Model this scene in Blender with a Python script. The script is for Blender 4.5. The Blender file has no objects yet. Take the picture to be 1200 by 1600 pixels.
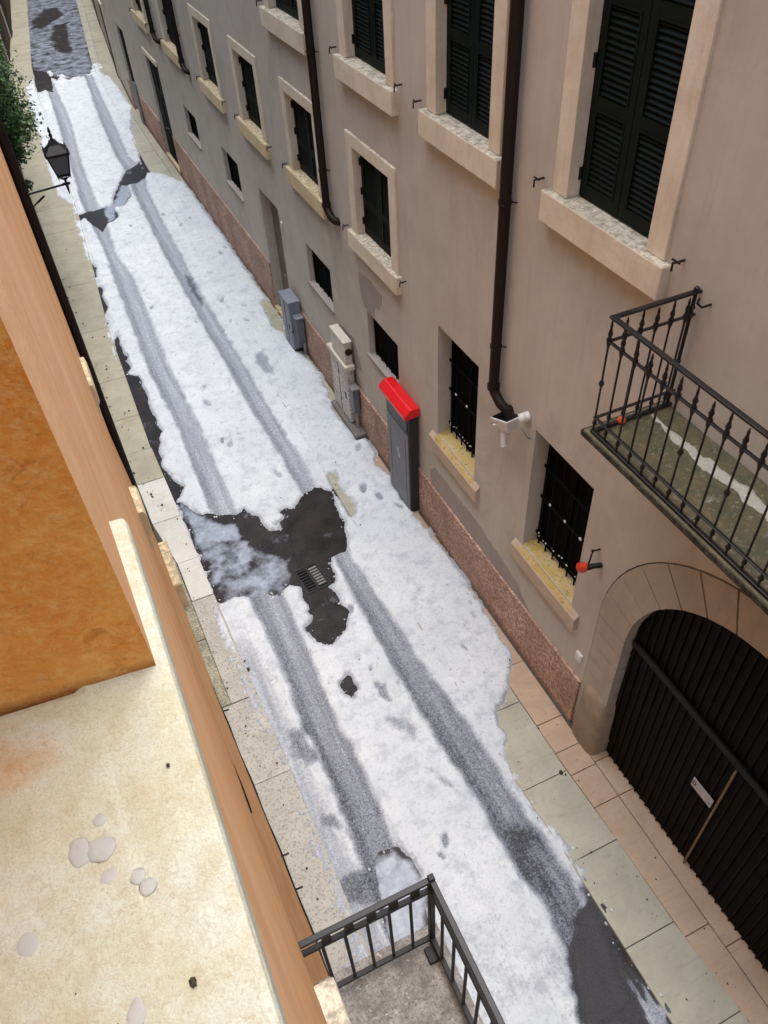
import bpy, bmesh, math, random
import numpy as np
from mathutils import Vector, Matrix
from mathutils.geometry import tessellate_polygon

# ------------------------------------------------------------------ camera, sky, sun, exposure
scene = bpy.context.scene
col = scene.collection
cam_d = bpy.data.cameras.new('camera')
cam = bpy.data.objects.new('camera', cam_d)
col.objects.link(cam)
cam_d.sensor_fit = 'VERTICAL'
cam_d.sensor_height = 36.0
cam_d.sensor_width = 27.0
cam_d.lens = 1217.93 / 1600 * 36
cam_d.clip_start = 0.02
cam_d.clip_end = 500
cam.matrix_world = Matrix(((0.908543, 0.324079, -0.263672, 0), (-0.415084, 0.628448, -0.657844, 0),
                           (-0.04749, 0.707125, 0.705492, 9.0), (0, 0, 0, 1)))
scene.camera = cam

world = bpy.data.worlds.new('World')
scene.world = world
world.use_nodes = True
wn = world.node_tree
bgn = wn.nodes['Background']
sky = wn.nodes.new('ShaderNodeTexSky')
sky.sky_type = 'NISHITA'
sky.sun_disc = False
sky.sun_elevation = math.radians(84)
sky.sun_rotation = math.radians(40)
sky.air_density = 1.0
sky.dust_density = 4.0
sky.ozone_density = 1.0
wn.links.new(sky.outputs[0], bgn.inputs[0])
bgn.inputs[1].default_value = 0.15

sun_d = bpy.data.lights.new('sun', 'SUN')
sun_d.energy = 1.3
sun_d.angle = math.radians(60)
sun_d.color = (0.955, 0.985, 1.0)
sun = bpy.data.objects.new('sun', sun_d)
col.objects.link(sun)
sun.rotation_euler = Vector((math.sin(math.radians(40)) * math.cos(math.radians(84)),
                             math.cos(math.radians(40)) * math.cos(math.radians(84)),
                             math.sin(math.radians(84)))).to_track_quat('Z', 'Y').to_euler()
scene.view_settings.view_transform = 'Standard'
scene.view_settings.look = 'None'
scene.view_settings.gamma = 1.0
scene.view_settings.exposure = 1.52
scene.cycles.max_bounces = 8
scene.cycles.diffuse_bounces = 4

rnd = random.Random(7)

# ------------------------------------------------------------------ helpers
class MB:
    """collects boxes, tubes and prisms into one mesh"""
    def __init__(s):
        s.v = []; s.f = []; s.smooth = []
    def add(s, vs, fs, smooth=False):
        n = len(s.v)
        s.v += [tuple(v) for v in vs]
        for f in fs:
            s.f.append(tuple(i + n for i in f)); s.smooth.append(smooth)
    def box(s, x0, x1, y0, y1, z0, z1, m=None):
        vs = [(x, y, z) for z in (z0, z1) for y in (y0, y1) for x in (x0, x1)]
        if m is not None: vs = [tuple(m @ Vector(v)) for v in vs]
        s.add(vs, [(0, 2, 3, 1), (4, 5, 7, 6), (0, 1, 5, 4), (2, 6, 7, 3), (0, 4, 6, 2), (1, 3, 7, 5)])
    def frustum(s, c0, h0, c1, h1):
        """box whose bottom is centred c0 with half sizes h0, top c1/h1"""
        vs = []
        for c, h in ((c0, h0), (c1, h1)):
            for dy in (-1, 1):
                for dx in (-1, 1):
                    vs.append((c[0] + dx * h[0], c[1] + dy * h[1], c[2]))
        s.add(vs, [(0, 2, 3, 1), (4, 5, 7, 6), (0, 1, 5, 4), (2, 6, 7, 3), (0, 4, 6, 2), (1, 3, 7, 5)])
    def tube(s, pts, r, n=10, cap=True):
        pts = [Vector(p) for p in pts]
        rs = r if isinstance(r, (list, tuple)) else [r] * len(pts)
        rings = []
        prev = None
        for i, p in enumerate(pts):
            if i == 0: t = pts[1] - pts[0]
            elif i == len(pts) - 1: t = pts[-1] - pts[-2]
            else: t = (pts[i + 1] - p).normalized() + (p - pts[i - 1]).normalized()
            t.normalize()
            if prev is None:
                a = Vector((0, 0, 1)) if abs(t.z) < 0.9 else Vector((1, 0, 0))
                u = t.cross(a).normalized()
            else:
                u = (prev - t * prev.dot(t)).normalized()
            prev = u
            w = t.cross(u)
            rings.append([tuple(p + (u * math.cos(2 * math.pi * k / n) + w * math.sin(2 * math.pi * k / n)) * rs[i]) for k in range(n)])
        vs = [v for r_ in rings for v in r_]
        fs = []
        for i in range(len(rings) - 1):
            for k in range(n):
                fs.append((i * n + k, i * n + (k + 1) % n, (i + 1) * n + (k + 1) % n, (i + 1) * n + k))
        s.add(vs, fs, True)
        if cap:
            s.add(rings[0], [tuple(range(n - 1, -1, -1))]); s.add(rings[-1], [tuple(range(n))])
    def lathe(s, c, prof, n=12):
        """prof: list of (r, z) up from c"""
        s.tube([(c[0], c[1], c[2] + z) for r, z in prof], [max(r, 1e-4) for r, z in prof], n)
    def prism(s, poly, axis, a0, a1):
        """poly in the two other axes, extruded along axis"""
        def P(p, a):
            if axis == 0: return (a, p[0], p[1])
            if axis == 1: return (p[0], a, p[1])
            return (p[0], p[1], a)
        n = len(poly)
        vs = [P(p, a0) for p in poly] + [P(p, a1) for p in poly]
        fs = [(i, (i + 1) % n, n + (i + 1) % n, n + i) for i in range(n)]
        tr = tessellate_polygon([[Vector((p[0], p[1], 0)) for p in poly]])
        fs += [tuple(t) for t in tr] + [tuple(n + i for i in t) for t in tr]
        s.add(vs, fs)
    def ball(s, c, r, n=10, m=6, sq=(1, 1, 1), jit=0.0):
        vs = []; fs = []
        for i in range(1, m):
            th = math.pi * i / m
            for k in range(n):
                ph = 2 * math.pi * k / n
                j = 1 + rnd.uniform(-jit, jit)
                vs.append((c[0] + r * sq[0] * j * math.sin(th) * math.cos(ph), c[1] + r * sq[1] * j * math.sin(th) * math.sin(ph), c[2] + r * sq[2] * j * math.cos(th)))
        for i in range(m - 2):
            for k in range(n):
                fs.append((i * n + k, i * n + (k + 1) % n, (i + 1) * n + (k + 1) % n, (i + 1) * n + k))
        vs += [(c[0], c[1], c[2] + r * sq[2]), (c[0], c[1], c[2] - r * sq[2])]
        t = len(vs) - 2
        for k in range(n):
            fs.append((t, (k + 1) % n, k)); fs.append((t + 1, (m - 2) * n + k, (m - 2) * n + (k + 1) % n))
        s.add(vs, fs, True)
    def build(s, name, mat, parent=None, bevel=0.0, origin=None):
        me = bpy.data.meshes.new(name)
        vs = s.v
        if origin is not None: vs = [(v[0] - origin[0], v[1] - origin[1], v[2] - origin[2]) for v in vs]
        me.from_pydata(vs, [], s.f)
        me.polygons.foreach_set('use_smooth', s.smooth)
        bm = bmesh.new(); bm.from_mesh(me); bmesh.ops.recalc_face_normals(bm, faces=bm.faces); bm.to_mesh(me); bm.free()
        me.materials.append(mat)
        o = bpy.data.objects.new(name, me)
        col.objects.link(o)
        if origin is not None: o.location = origin
        if parent is not None: o.parent = parent
        if bevel > 0:
            b = o.modifiers.new('bevel', 'BEVEL'); b.width = bevel; b.segments = 2; b.limit_method = 'ANGLE'; b.angle_limit = math.radians(40)
        return o

def tag(o, label=None, cat=None, group=None, kind=None):
    if label: o['label'] = label
    if cat: o['category'] = cat
    if group: o['group'] = group
    if kind: o['kind'] = kind
    return o

def empty(name, label, cat, group=None):
    """root at the origin; parts are built in place"""
    o = bpy.data.objects.new(name, None)
    o.empty_display_size = 0.1
    col.objects.link(o)
    return tag(o, label, cat, group)

def settle(root, loc):
    """move an Empty to its thing's base, leaving the parts where they stand"""
    loc = Vector(loc)
    for ch in root.children: ch.location = Vector(ch.location) - loc
    root.location = loc
    return root

# ------------------------------------------------------------------ materials
def lin(c):
    return tuple(((v / 255) / 12.92 if v / 255 <= 0.04045 else ((v / 255 + 0.055) / 1.055) ** 2.4) for v in c) + (1,)

class NT:
    def __init__(s, name):
        s.m = bpy.data.materials.new(name); s.m.use_nodes = True
        s.t = s.m.node_tree; s.b = s.t.nodes['Principled BSDF']
        s.co = s.t.nodes.new('ShaderNodeTexCoord')
    def n(s, typ, **kw):
        nd = s.t.nodes.new(typ)
        for k, v in kw.items(): setattr(nd, k, v)
        return nd
    def link(s, a, b): s.t.links.new(a, b)
    def map(s, scale=(1, 1, 1), rot=(0, 0, 0), loc=(0, 0, 0)):
        m = s.n('ShaderNodeMapping'); m.inputs['Scale'].default_value = scale; m.inputs['Rotation'].default_value = rot; m.inputs['Location'].default_value = loc
        s.link(s.co.outputs['Object'], m.inputs[0]); return m.outputs[0]
    def noise(s, scale, detail=4, rough=0.55, vec=None, dist=0.0):
        nd = s.n('ShaderNodeTexNoise'); nd.inputs['Scale'].default_value = scale; nd.inputs['Detail'].default_value = detail
        nd.inputs['Roughness'].default_value = rough; nd.inputs['Distortion'].default_value = dist
        s.link(vec if vec is not None else s.co.outputs['Object'], nd.inputs['Vector']); return nd.outputs['Fac']
    def ramp(s, fac, stops, interp='LINEAR'):
        r = s.n('ShaderNodeValToRGB'); r.color_ramp.interpolation = interp
        e = r.color_ramp.elements
        while len(e) < len(stops): e.new(0.5)
        for i, (p, c) in enumerate(stops):
            e[i].position = p; e[i].color = c if len(c) == 4 else tuple(c) + (1,)
        s.link(fac, r.inputs[0]); return r.outputs[0]
    def mix(s, fac, a, b, blend='MIX'):
        m = s.n('ShaderNodeMix', data_type='RGBA', blend_type=blend)
        for sock, v in ((m.inputs[0], fac), (m.inputs[6], a), (m.inputs[7], b)):
            if hasattr(v, 'is_linked'): s.link(v, sock)
            elif isinstance(v, (int, float)): sock.default_value = v
            else: sock.default_value = v if len(v) == 4 else tuple(v) + (1,)
        return m.outputs[2]
    def math(s, op, a, b=0.0, c=0.0):
        m = s.n('ShaderNodeMath', operation=op)
        for i, v in enumerate((a, b, c)):
            if hasattr(v, 'is_linked'): s.link(v, m.inputs[i])
            else: m.inputs[i].default_value = v
        return m.outputs[0]
    def sep(s, vec):
        m = s.n('ShaderNodeSeparateXYZ'); s.link(vec, m.inputs[0]); return m.outputs
    def attr(s, name):
        a = s.n('ShaderNodeAttribute', attribute_name=name); return a.outputs['Fac']
    def bump(s, h, strength=0.3, dist=0.01, prev=None):
        b = s.n('ShaderNodeBump'); b.inputs['Strength'].default_value = strength; b.inputs['Distance'].default_value = dist
        s.link(h, b.inputs['Height'])
        if prev is not None: s.link(prev, b.inputs['Normal'])
        s.link(b.outputs[0], s.b.inputs['Normal']); return b.outputs[0]
    def out(s, colr=None, rough=None, spec=None, metal=None):
        for key, v in (('Base Color', colr), ('Roughness', rough), ('Specular IOR Level', spec), ('Metallic', metal)):
            if v is None: continue
            if hasattr(v, 'is_linked'): s.link(v, s.b.inputs[key])
            elif isinstance(v, (int, float)): s.b.inputs[key].default_value = v
            else: s.b.inputs[key].default_value = v if len(v) == 4 else tuple(v) + (1,)
        return s.m

def simple(name, a, b, scale=8, rough=0.7, spec=0.3, bump=0.15, bdist=0.004, metal=0, fine=90, detail=5):
    t = NT(name)
    f = t.noise(scale, detail, 0.6)
    g = t.noise(fine, 3, 0.6)
    c = t.mix(t.ramp(f, [(0.3, (0, 0, 0)), (0.7, (1, 1, 1))]), a, b)
    c = t.mix(t.math('MULTIPLY', g, 0.35), c, tuple(x * 0.6 for x in a[:3]))
    t.bump(t.math('ADD', g, t.math('MULTIPLY', f, 0.6)), bump, bdist)
    return t.out(c, rough, spec, metal)

def plaster(name, base, dark, light, streak=0.5, bump=0.25):
    t = NT(name)
    big = t.noise(0.55, 6, 0.6)
    mid = t.noise(2.6, 5, 0.65)
    st = t.noise(1.0, 5, 0.6, t.map((2.5, 2.5, 0.16)))
    st2 = t.noise(1.0, 4, 0.6, t.map((9, 9, 0.35), loc=(3, 1, 2)))
    fine = t.noise(120, 3, 0.7)
    blot = t.noise(0.9, 7, 0.72, t.map((1, 1, 0.55), loc=(7, 3, 5)), 0.6)
    c = t.mix(t.ramp(big, [(0.35, (0, 0, 0)), (0.65, (1, 1, 1))]), base, dark)
    c = t.mix(t.math('MULTIPLY', t.ramp(mid, [(0.45, (0, 0, 0)), (0.75, (1, 1, 1))]), 0.55), c, light)
    c = t.mix(t.math('MULTIPLY', t.ramp(st, [(0.48, (0, 0, 0)), (0.7, (1, 1, 1))]), streak), c, dark)
    c = t.mix(t.math('MULTIPLY', t.ramp(st2, [(0.5, (0, 0, 0)), (0.72, (1, 1, 1))]), streak * 0.5), c, light)
    c = t.mix(t.math('MULTIPLY', t.ramp(blot, [(0.54, (0, 0, 0)), (0.60, (1, 1, 1))]), 0.32), c, tuple(x * y for x, y in zip(dark[:3], (0.80, 0.78, 0.80))))
    drip = t.noise(1.0, 6, 0.7, t.map((22, 22, 0.5), loc=(1, 8, 2)))
    c = t.mix(t.math('MULTIPLY', t.ramp(drip, [(0.56, (0, 0, 0)), (0.72, (1, 1, 1))]), 0.30), c, tuple(x * 0.72 for x in dark[:3]))
    c = t.mix(t.math('MULTIPLY', fine, 0.25), c, tuple(x * 0.65 for x in base[:3]))
    nb = t.bump(mid, 0.3, 0.03)
    t.bump(fine, bump, 0.004, nb)
    return t.out(c, 0.95, 0.04)

M = {}
M['plaster'] = plaster('taupe_plaster', lin((194, 189, 178))[:3], lin((181, 174, 163))[:3], lin((202, 197, 186))[:3], 0.4)
M['patch'] = plaster('mauve_plaster', lin((164, 156, 151))[:3], lin((154, 146, 141))[:3], lin((170, 162, 155))[:3])
M['orange'] = plaster('orange_plaster', lin((228, 178, 128))[:3], lin((214, 156, 106))[:3], lin((236, 194, 150))[:3], streak=0.6)
M['stone'] = simple('cream_stone', lin((222, 208, 184)), lin((206, 190, 166)), 5, 0.85, 0.2, 0.25)
M['stone_low'] = simple('yellowed_stone', lin((216, 200, 166)), lin((204, 182, 142)), 4, 0.85, 0.2, 0.25)
def stone_mat(name, a, b):
    t = NT(name)
    ge = t.n('ShaderNodeNewGeometry'); up = t.sep(ge.outputs['True Normal'])[2]
    c = t.mix(t.ramp(t.noise(3.5, 6, 0.65), [(0.34, (0, 0, 0)), (0.66, (1, 1, 1))]), a, b)
    c = t.mix(t.math('MULTIPLY', t.ramp(t.noise(1, 5, 0.65, t.map((14, 14, 1.6))), [(0.52, (0, 0, 0)), (0.7, (1, 1, 1))]), 0.4), c, tuple(x * y for x, y in zip(b[:3], (0.78, 0.72, 0.66))))
    c = t.mix(t.math('MULTIPLY', t.ramp(t.noise(60, 5, 0.75), [(0.55, (0, 0, 0)), (0.68, (1, 1, 1))]), 0.4), c, tuple(x * 0.62 for x in b[:3]))
    li = t.math('MULTIPLY', t.ramp(up, [(0.5, (0, 0, 0)), (0.8, (1, 1, 1))]), t.ramp(t.noise(16, 6, 0.75), [(0.42, (0, 0, 0)), (0.6, (1, 1, 1))]))
    c = t.mix(t.math('MULTIPLY', li, 0.8), c, (0.20, 0.19, 0.135))
    nb = t.bump(t.noise(7, 6, 0.7), 0.5, 0.02); t.bump(t.noise(80, 4, 0.7), 0.35, 0.004, nb)
    return t.out(c, 0.88, 0.2)
M['stone'] = stone_mat('cream_stone', lin((220, 211, 191)), lin((204, 193, 172)))
M['stone_low'] = stone_mat('yellowed_stone', lin((216, 200, 166)), lin((204, 182, 142)))
M['plinth'] = None
M['iron'] = simple('black_iron', (0.006, 0.006, 0.007), (0.012, 0.011, 0.010), 30, 0.5, 0.25, 0.1)
M['pipe'] = simple('brown_painted_metal', (0.012, 0.0065, 0.005), (0.018, 0.010, 0.008), 12, 0.55, 0.22, 0.05)
M['green'] = simple('dark_green_paint', (0.0035, 0.0078, 0.0062), (0.0062, 0.0122, 0.0098), 7, 0.6, 0.14, 0.08)
M['gate'] = simple('black_gate_paint', (0.0025, 0.0025, 0.0025), (0.005, 0.005, 0.0045), 6, 0.7, 0.07, 0.08)
t = NT('black_gate_boards'); gi0 = t.n('ShaderNodeNewGeometry')
c = t.mix(gi0.outputs['Random Per Island'], (0.0022, 0.0022, 0.0022), (0.0062, 0.006, 0.0055))
c = t.mix(t.math('MULTIPLY', t.ramp(t.noise(1, 5, 0.7, t.map((40, 40, 1.5))), [(0.5, (0, 0, 0)), (0.7, (1, 1, 1))]), 0.6), c, (0.012, 0.011, 0.010))
t.bump(t.noise(1, 5, 0.7, t.map((60, 60, 2))), 0.3, 0.003); M['gate_boards'] = t.out(c, 0.68, 0.09)
M['void'] = simple('dark_interior', (0.004, 0.004, 0.0045), (0.006, 0.006, 0.006), 3, 0.9, 0.05, 0.0)
g = NT('dark_glass'); g.bump(g.noise(1.5, 2), 0.05, 0.01); M['glass'] = g.out((0.003, 0.0035, 0.004), 0.12, 0.12)
M['white'] = simple('white_plastic', (0.72, 0.72, 0.71), (0.62, 0.62, 0.6), 9, 0.4, 0.4, 0.05)
M['red'] = simple('red_plastic', (0.80, 0.012, 0.018), (0.72, 0.01, 0.015), 9, 0.35, 0.5, 0.04)
M['red_dull'] = simple('red_lamp_glass', (0.62, 0.05, 0.02), (0.5, 0.035, 0.015), 20, 0.3, 0.5, 0.04)
M['grey_blue'] = simple('blue_grey_cabinet', (0.24, 0.265, 0.32), (0.19, 0.215, 0.26), 6, 0.5, 0.4, 0.06)
M['grey_side'] = simple('grey_cabinet', (0.15, 0.165, 0.19), (0.115, 0.125, 0.145), 6, 0.5, 0.4, 0.06)
M['machine'] = simple('slate_machine', (0.20, 0.215, 0.245), (0.165, 0.178, 0.205), 5, 0.5, 0.3, 0.05)
M['machine_dark'] = simple('dark_machine_side', (0.028, 0.03, 0.032), (0.02, 0.021, 0.023), 8, 0.5, 0.4, 0.05)
M['beige_metal'] = simple('beige_cabinet', (0.66, 0.62, 0.53), (0.56, 0.52, 0.44), 7, 0.6, 0.3, 0.08)
M['concrete'] = simple('wet_concrete', (0.20, 0.185, 0.165), (0.12, 0.11, 0.10), 7, 0.6, 0.4, 0.4, 0.006)
M['grey_metal'] = simple('galvanised_metal', (0.30, 0.30, 0.29), (0.2, 0.2, 0.2), 9, 0.5, 0.5, 0.06)
M['brass'] = simple('brass_strip', (0.22, 0.14, 0.055), (0.16, 0.10, 0.04), 20, 0.5, 0.5, 0.05)
M['fruit'] = simple('orange_peel', (0.72, 0.12, 0.03), (0.6, 0.09, 0.02), 30, 0.45, 0.4, 0.15)
M['pave_dark_iron'] = simple('wet_cast_iron', (0.008, 0.008, 0.008), (0.015, 0.014, 0.013), 20, 0.45, 0.3, 0.2)

# grimy cabinet body with stuck paper and scribble-like stains
t = NT('grimy_cabinet')
c = t.mix(t.ramp(t.noise(6, 5, 0.6), [(0.35, (0, 0, 0)), (0.7, (1, 1, 1))]), (0.60, 0.58, 0.52), (0.45, 0.43, 0.39))
c = t.mix(t.ramp(t.noise(7, 2, 0.5, t.map((1, 1, 0.8)), 3.5), [(0.56, (0, 0, 0)), (0.6, (1, 1, 1)), (0.63, (1, 1, 1)), (0.66, (0, 0, 0))]), c, (0.10, 0.10, 0.13))
t.bump(t.noise(60), 0.1, 0.004); M['grimy'] = t.out(c, 0.6, 0.3)

# pink granular plinth
t = NT('pink_granular_plinth')
v = t.n('ShaderNodeTexVoronoi'); v.inputs['Scale'].default_value = 34; t.link(t.co.outputs['Object'], v.inputs['Vector'])
c = t.mix(t.ramp(t.sep(v.outputs['Color'])[0], [(0.2, (0, 0, 0)), (0.8, (1, 1, 1))]), lin((150, 120, 106)), lin((198, 168, 150)))
c = t.mix(t.math('MULTIPLY', t.ramp(t.noise(1.6, 5), [(0.42, (0, 0, 0)), (0.66, (1, 1, 1))]), 0.7), c, lin((140, 112, 98)))
c = t.mix(t.ramp(t.noise(26, 4, 0.7), [(0.58, (0, 0, 0)), (0.7, (1, 1, 1))]), c, lin((112, 82, 74)))
t.bump(v.outputs['Distance'], 0.5, 0.012); M['plinth'] = t.out(c, 0.85, 0.25)

# rough cream sill in front of the camera
t = NT('rough_cream_sill')
c = t.mix(t.ramp(t.noise(14, 6, 0.62), [(0.34, (0, 0, 0)), (0.66, (1, 1, 1))]), lin((205, 206, 188)), lin((192, 187, 156)))
c = t.mix(t.ramp(t.noise(9, 4, 0.6, t.map(loc=(2, 4, 1))), [(0.64, (0, 0, 0)), (0.80, (1, 1, 1))]), c, lin((202, 168, 108)))
xyz = t.sep(t.co.outputs['Object'])
dxs = t.math('MULTIPLY', t.math('ADD', xyz[0], 0.166), 1.0); dys = t.math('MULTIPLY', t.math('SUBTRACT', xyz[1], 0.392), 1.3)
ds = t.math('SQRT', t.math('ADD', t.math('MULTIPLY', dxs, dxs), t.math('MULTIPLY', dys, dys)))
ds = t.math('ADD', ds, t.math('MULTIPLY', t.math('SUBTRACT', t.noise(38, 5, 0.65), 0.5), 0.10))
c = t.mix(t.math('MULTIPLY', t.ramp(ds, [(0.0, (1, 1, 1)), (0.045, (0, 0, 0))]), 0.75), c, lin((196, 132, 60)))
inner = t.ramp(t.math('ADD', t.math('MULTIPLY', xyz[0], -1.0), t.math('MULTIPLY', t.math('SUBTRACT', t.noise(12, 5, 0.6), 0.5), 0.2)), [(0.08, (0, 0, 0)), (0.26, (1, 1, 1))])
c = t.mix(t.math('MULTIPLY', inner, 0.5), c, lin((186, 160, 122)))
c = t.mix(t.math('MULTIPLY', t.ramp(t.noise(210, 6, 0.82, None, 1.6), [(0.47, (0, 0, 0)), (0.64, (1, 1, 1))]), 0.42), c, lin((142, 112, 74)))
c = t.mix(t.math('MULTIPLY', t.ramp(t.noise(1, 4, 0.6, t.map((420, 40, 1), (0, 0, 0.5))), [(0.56, (0, 0, 0)), (0.68, (1, 1, 1))]), 0.3), c, lin((188, 164, 124)))
nb = t.bump(t.noise(60, 5, 0.6), 0.35, 0.004)
t.bump(t.noise(300, 5, 0.75), 0.8, 0.002, nb); M['sill'] = t.out(t.mix(t.math('MULTIPLY', t.ramp(t.noise(45, 6, 0.75, t.map(loc=(2, 2, 9))), [(0.45, (0, 0, 0)), (0.65, (1, 1, 1))]), 0.4), c, lin((170, 148, 108))), 0.75, 0.3)

# deep orange lime wash of the window jamb
t = NT('orange_limewash')
c = t.mix(t.ramp(t.noise(11, 6, 0.65), [(0.33, (0, 0, 0)), (0.68, (1, 1, 1))]), lin((214, 126, 48)), lin((232, 166, 82)))
c = t.mix(t.ramp(t.noise(5, 5, 0.6, t.map(loc=(1, 2, 3))), [(0.5, (0, 0, 0)), (0.7, (1, 1, 1))]), c, lin((198, 98, 34)))
c = t.mix(t.math('MULTIPLY', t.ramp(t.noise(90, 5, 0.7), [(0.5, (0, 0, 0)), (0.7, (1, 1, 1))]), 0.5), c, lin((226, 182, 116)))
zz_ = t.sep(t.co.outputs['Object'])[2]
low = t.ramp(t.math('ADD', t.math('SUBTRACT', zz_, 8.45), t.math('MULTIPLY', t.math('SUBTRACT', t.noise(14, 5, 0.6), 0.5), 0.10)), [(0.0, (1, 1, 1)), (0.045, (0, 0, 0))])
c = t.mix(t.math('MULTIPLY', low, 0.6), c, lin((214, 172, 100)))
line = t.ramp(t.math('ADD', t.math('SUBTRACT', zz_, 8.45), t.math('MULTIPLY', t.math('SUBTRACT', t.noise(30, 5, 0.6), 0.5), 0.02)), [(0.0, (1, 1, 1)), (0.012, (0, 0, 0))])
c = t.mix(t.math('MULTIPLY', line, 0.7), c, lin((150, 76, 34)))
fib = t.noise(55, 6, 0.8, None, 1.8)
c = t.mix(t.math('MULTIPLY', t.ramp(fib, [(0.5, (0, 0, 0)), (0.62, (1, 1, 1))]), 0.45), c, lin((228, 178, 104)))
c = t.mix(t.math('MULTIPLY', t.ramp(t.noise(34, 6, 0.8, t.map(loc=(4, 4, 1)), 1.2), [(0.54, (0, 0, 0)), (0.66, (1, 1, 1))]), 0.4), c, lin((150, 66, 22)))
nb = t.bump(t.noise(25, 5, 0.65), 0.4, 0.008)
t.bump(t.noise(180, 4, 0.7), 0.5, 0.002, nb); M['limewash'] = t.out(c, 0.9, 0.15)

# stone slabs
def slab_mat(name, a, b, spot, spots=0.62):
    t = NT(name)
    oi = t.n('ShaderNodeNewGeometry')
    c = t.mix(t.ramp(t.noise(2.2, 6, 0.65), [(0.33, (0, 0, 0)), (0.67, (1, 1, 1))]), a, b)
    c = t.mix(t.math('MULTIPLY', oi.outputs['Random Per Island'], 0.45), c, tuple(x * 0.78 for x in a[:3]))
    c = t.mix(t.math('MULTIPLY', t.ramp(t.noise(1, 5, 0.6, t.map((5, 26, 5), (0, 0, 0.35))), [(0.55, (0, 0, 0)), (0.68, (1, 1, 1))]), 0.22), c, spot)
    c = t.mix(t.math('MULTIPLY', t.ramp(t.noise(0.9, 7, 0.75, t.map(loc=(3, 8, 1)), 0.8), [(0.50, (0, 0, 0)), (0.64, (1, 1, 1))]), 0.4), c, tuple(x * 0.68 for x in b[:3]))
    c = t.mix(t.math('MULTIPLY', t.ramp(t.noise(38, 4, 0.75), [(spots, (0, 0, 0)), (spots + 0.08, (1, 1, 1))]), 0.7), c, spot)
    nb = t.bump(t.noise(4, 5), 0.2, 0.02)
    t.bump(t.noise(90, 4), 0.3, 0.004, nb)
    return t.out(c, t.math('ADD', 0.42, t.math('MULTIPLY', t.noise(3, 4), 0.4)), 0.4)
M['slab'] = slab_mat('pale_paving_slab', lin((174, 172, 156)), lin((158, 156, 141)), lin((118, 115, 99)))
M['slab_pink'] = slab_mat('pink_paving_slab', lin((188, 164, 140)), lin((170, 148, 126)), lin((120, 102, 86)))
M['slab_grey'] = slab_mat('grey_white_paving_slab', lin((204, 204, 198)), lin((188, 187, 180)), lin((148, 144, 130)), 0.6)
M['slab_green'] = slab_mat('mossy_paving_slab', lin((172, 168, 148)), lin((156, 152, 132)), lin((112, 107, 88)), 0.6)
M['slab_rough'] = slab_mat('rough_granular_paving', lin((182, 181, 172)), lin((162, 161, 152)), lin((112, 110, 98)), 0.52)
M['moss_strip'] = slab_mat('mossy_gravel_strip', lin((176, 172, 152)), lin((136, 134, 114)), lin((82, 82, 64)), 0.46)
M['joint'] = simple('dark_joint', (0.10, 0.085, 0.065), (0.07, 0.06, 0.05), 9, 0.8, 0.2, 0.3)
M['void_floor'] = M['joint']

# mossy balcony floor
t = NT('mossy_balcony_floor')
c = t.mix(t.ramp(t.noise(4.5, 6, 0.7), [(0.36, (0, 0, 0)), (0.64, (1, 1, 1))]), (0.115, 0.092, 0.048), (0.055, 0.062, 0.036))
c = t.mix(t.ramp(t.noise(30, 5, 0.7), [(0.55, (0, 0, 0)), (0.68, (1, 1, 1))]), c, (0.19, 0.165, 0.095))
c = t.mix(t.math('MULTIPLY', t.ramp(t.noise(9, 5, 0.7, t.map(loc=(5, 5, 5))), [(0.6, (0, 0, 0)), (0.72, (1, 1, 1))]), 0.7), c, (0.26, 0.26, 0.22))
nb = t.bump(t.noise(12, 5), 0.4, 0.02); t.bump(t.noise(120, 4), 0.4, 0.005, nb)
M['moss'] = t.out(c, 0.7, 0.3)

# pitted grey balcony floor on the near side
t = NT('pitted_concrete_floor')
c = t.mix(t.ramp(t.noise(9, 6, 0.7), [(0.36, (0, 0, 0)), (0.64, (1, 1, 1))]), (0.30, 0.28, 0.25), (0.13, 0.12, 0.105))
c = t.mix(t.ramp(t.noise(55, 5, 0.75), [(0.5, (0, 0, 0)), (0.62, (1, 1, 1))]), c, (0.10, 0.09, 0.075))
c = t.mix(t.ramp(t.noise(42, 5, 0.75, t.map(loc=(3, 7, 5))), [(0.58, (0, 0, 0)), (0.68, (1, 1, 1))]), c, (0.46, 0.43, 0.40))
t.bump(t.noise(55, 5, 0.75), 0.6, 0.01)
M['pitted'] = t.out(c, t.math('ADD', 0.3, t.math('MULTIPLY', t.noise(5, 4), 0.6)), 0.5)

# asphalt with slush film
t = NT('wet_asphalt')
film = t.attr('film')
n1 = t.noise(3.0, 6, 0.65); n2 = t.noise(140, 3, 0.7)
c = t.mix(t.ramp(n1, [(0.35, (0, 0, 0)), (0.7, (1, 1, 1))]), (0.009, 0.0085, 0.009), (0.034, 0.030, 0.028))
c = t.mix(t.ramp(n2, [(0.52, (0, 0, 0)), (0.7, (1, 1, 1))]), c, (0.06, 0.056, 0.054))
fm = t.math('ADD', film, t.math('MULTIPLY', t.math('SUBTRACT', t.noise(2.6, 5, 0.66), 0.5), 2.0))
fm = t.ramp(fm, [(0.2, (0, 0, 0)), (0.72, (1, 1, 1))])
fcol = t.mix(t.ramp(t.noise(9, 5, 0.7), [(0.3, (0, 0, 0)), (0.7, (1, 1, 1))]), (0.17, 0.205, 0.265), (0.34, 0.39, 0.47))
c = t.mix(fm, c, fcol)
t.bump(t.math('ADD', n2, t.noise(30, 4)), 0.22, 0.006)
M['asphalt'] = t.out(c, t.math('ADD', 0.16, t.math('MULTIPLY', n1, 0.4)), t.math('ADD', 0.12, t.math('MULTIPLY', fm, 0.35)))

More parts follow.
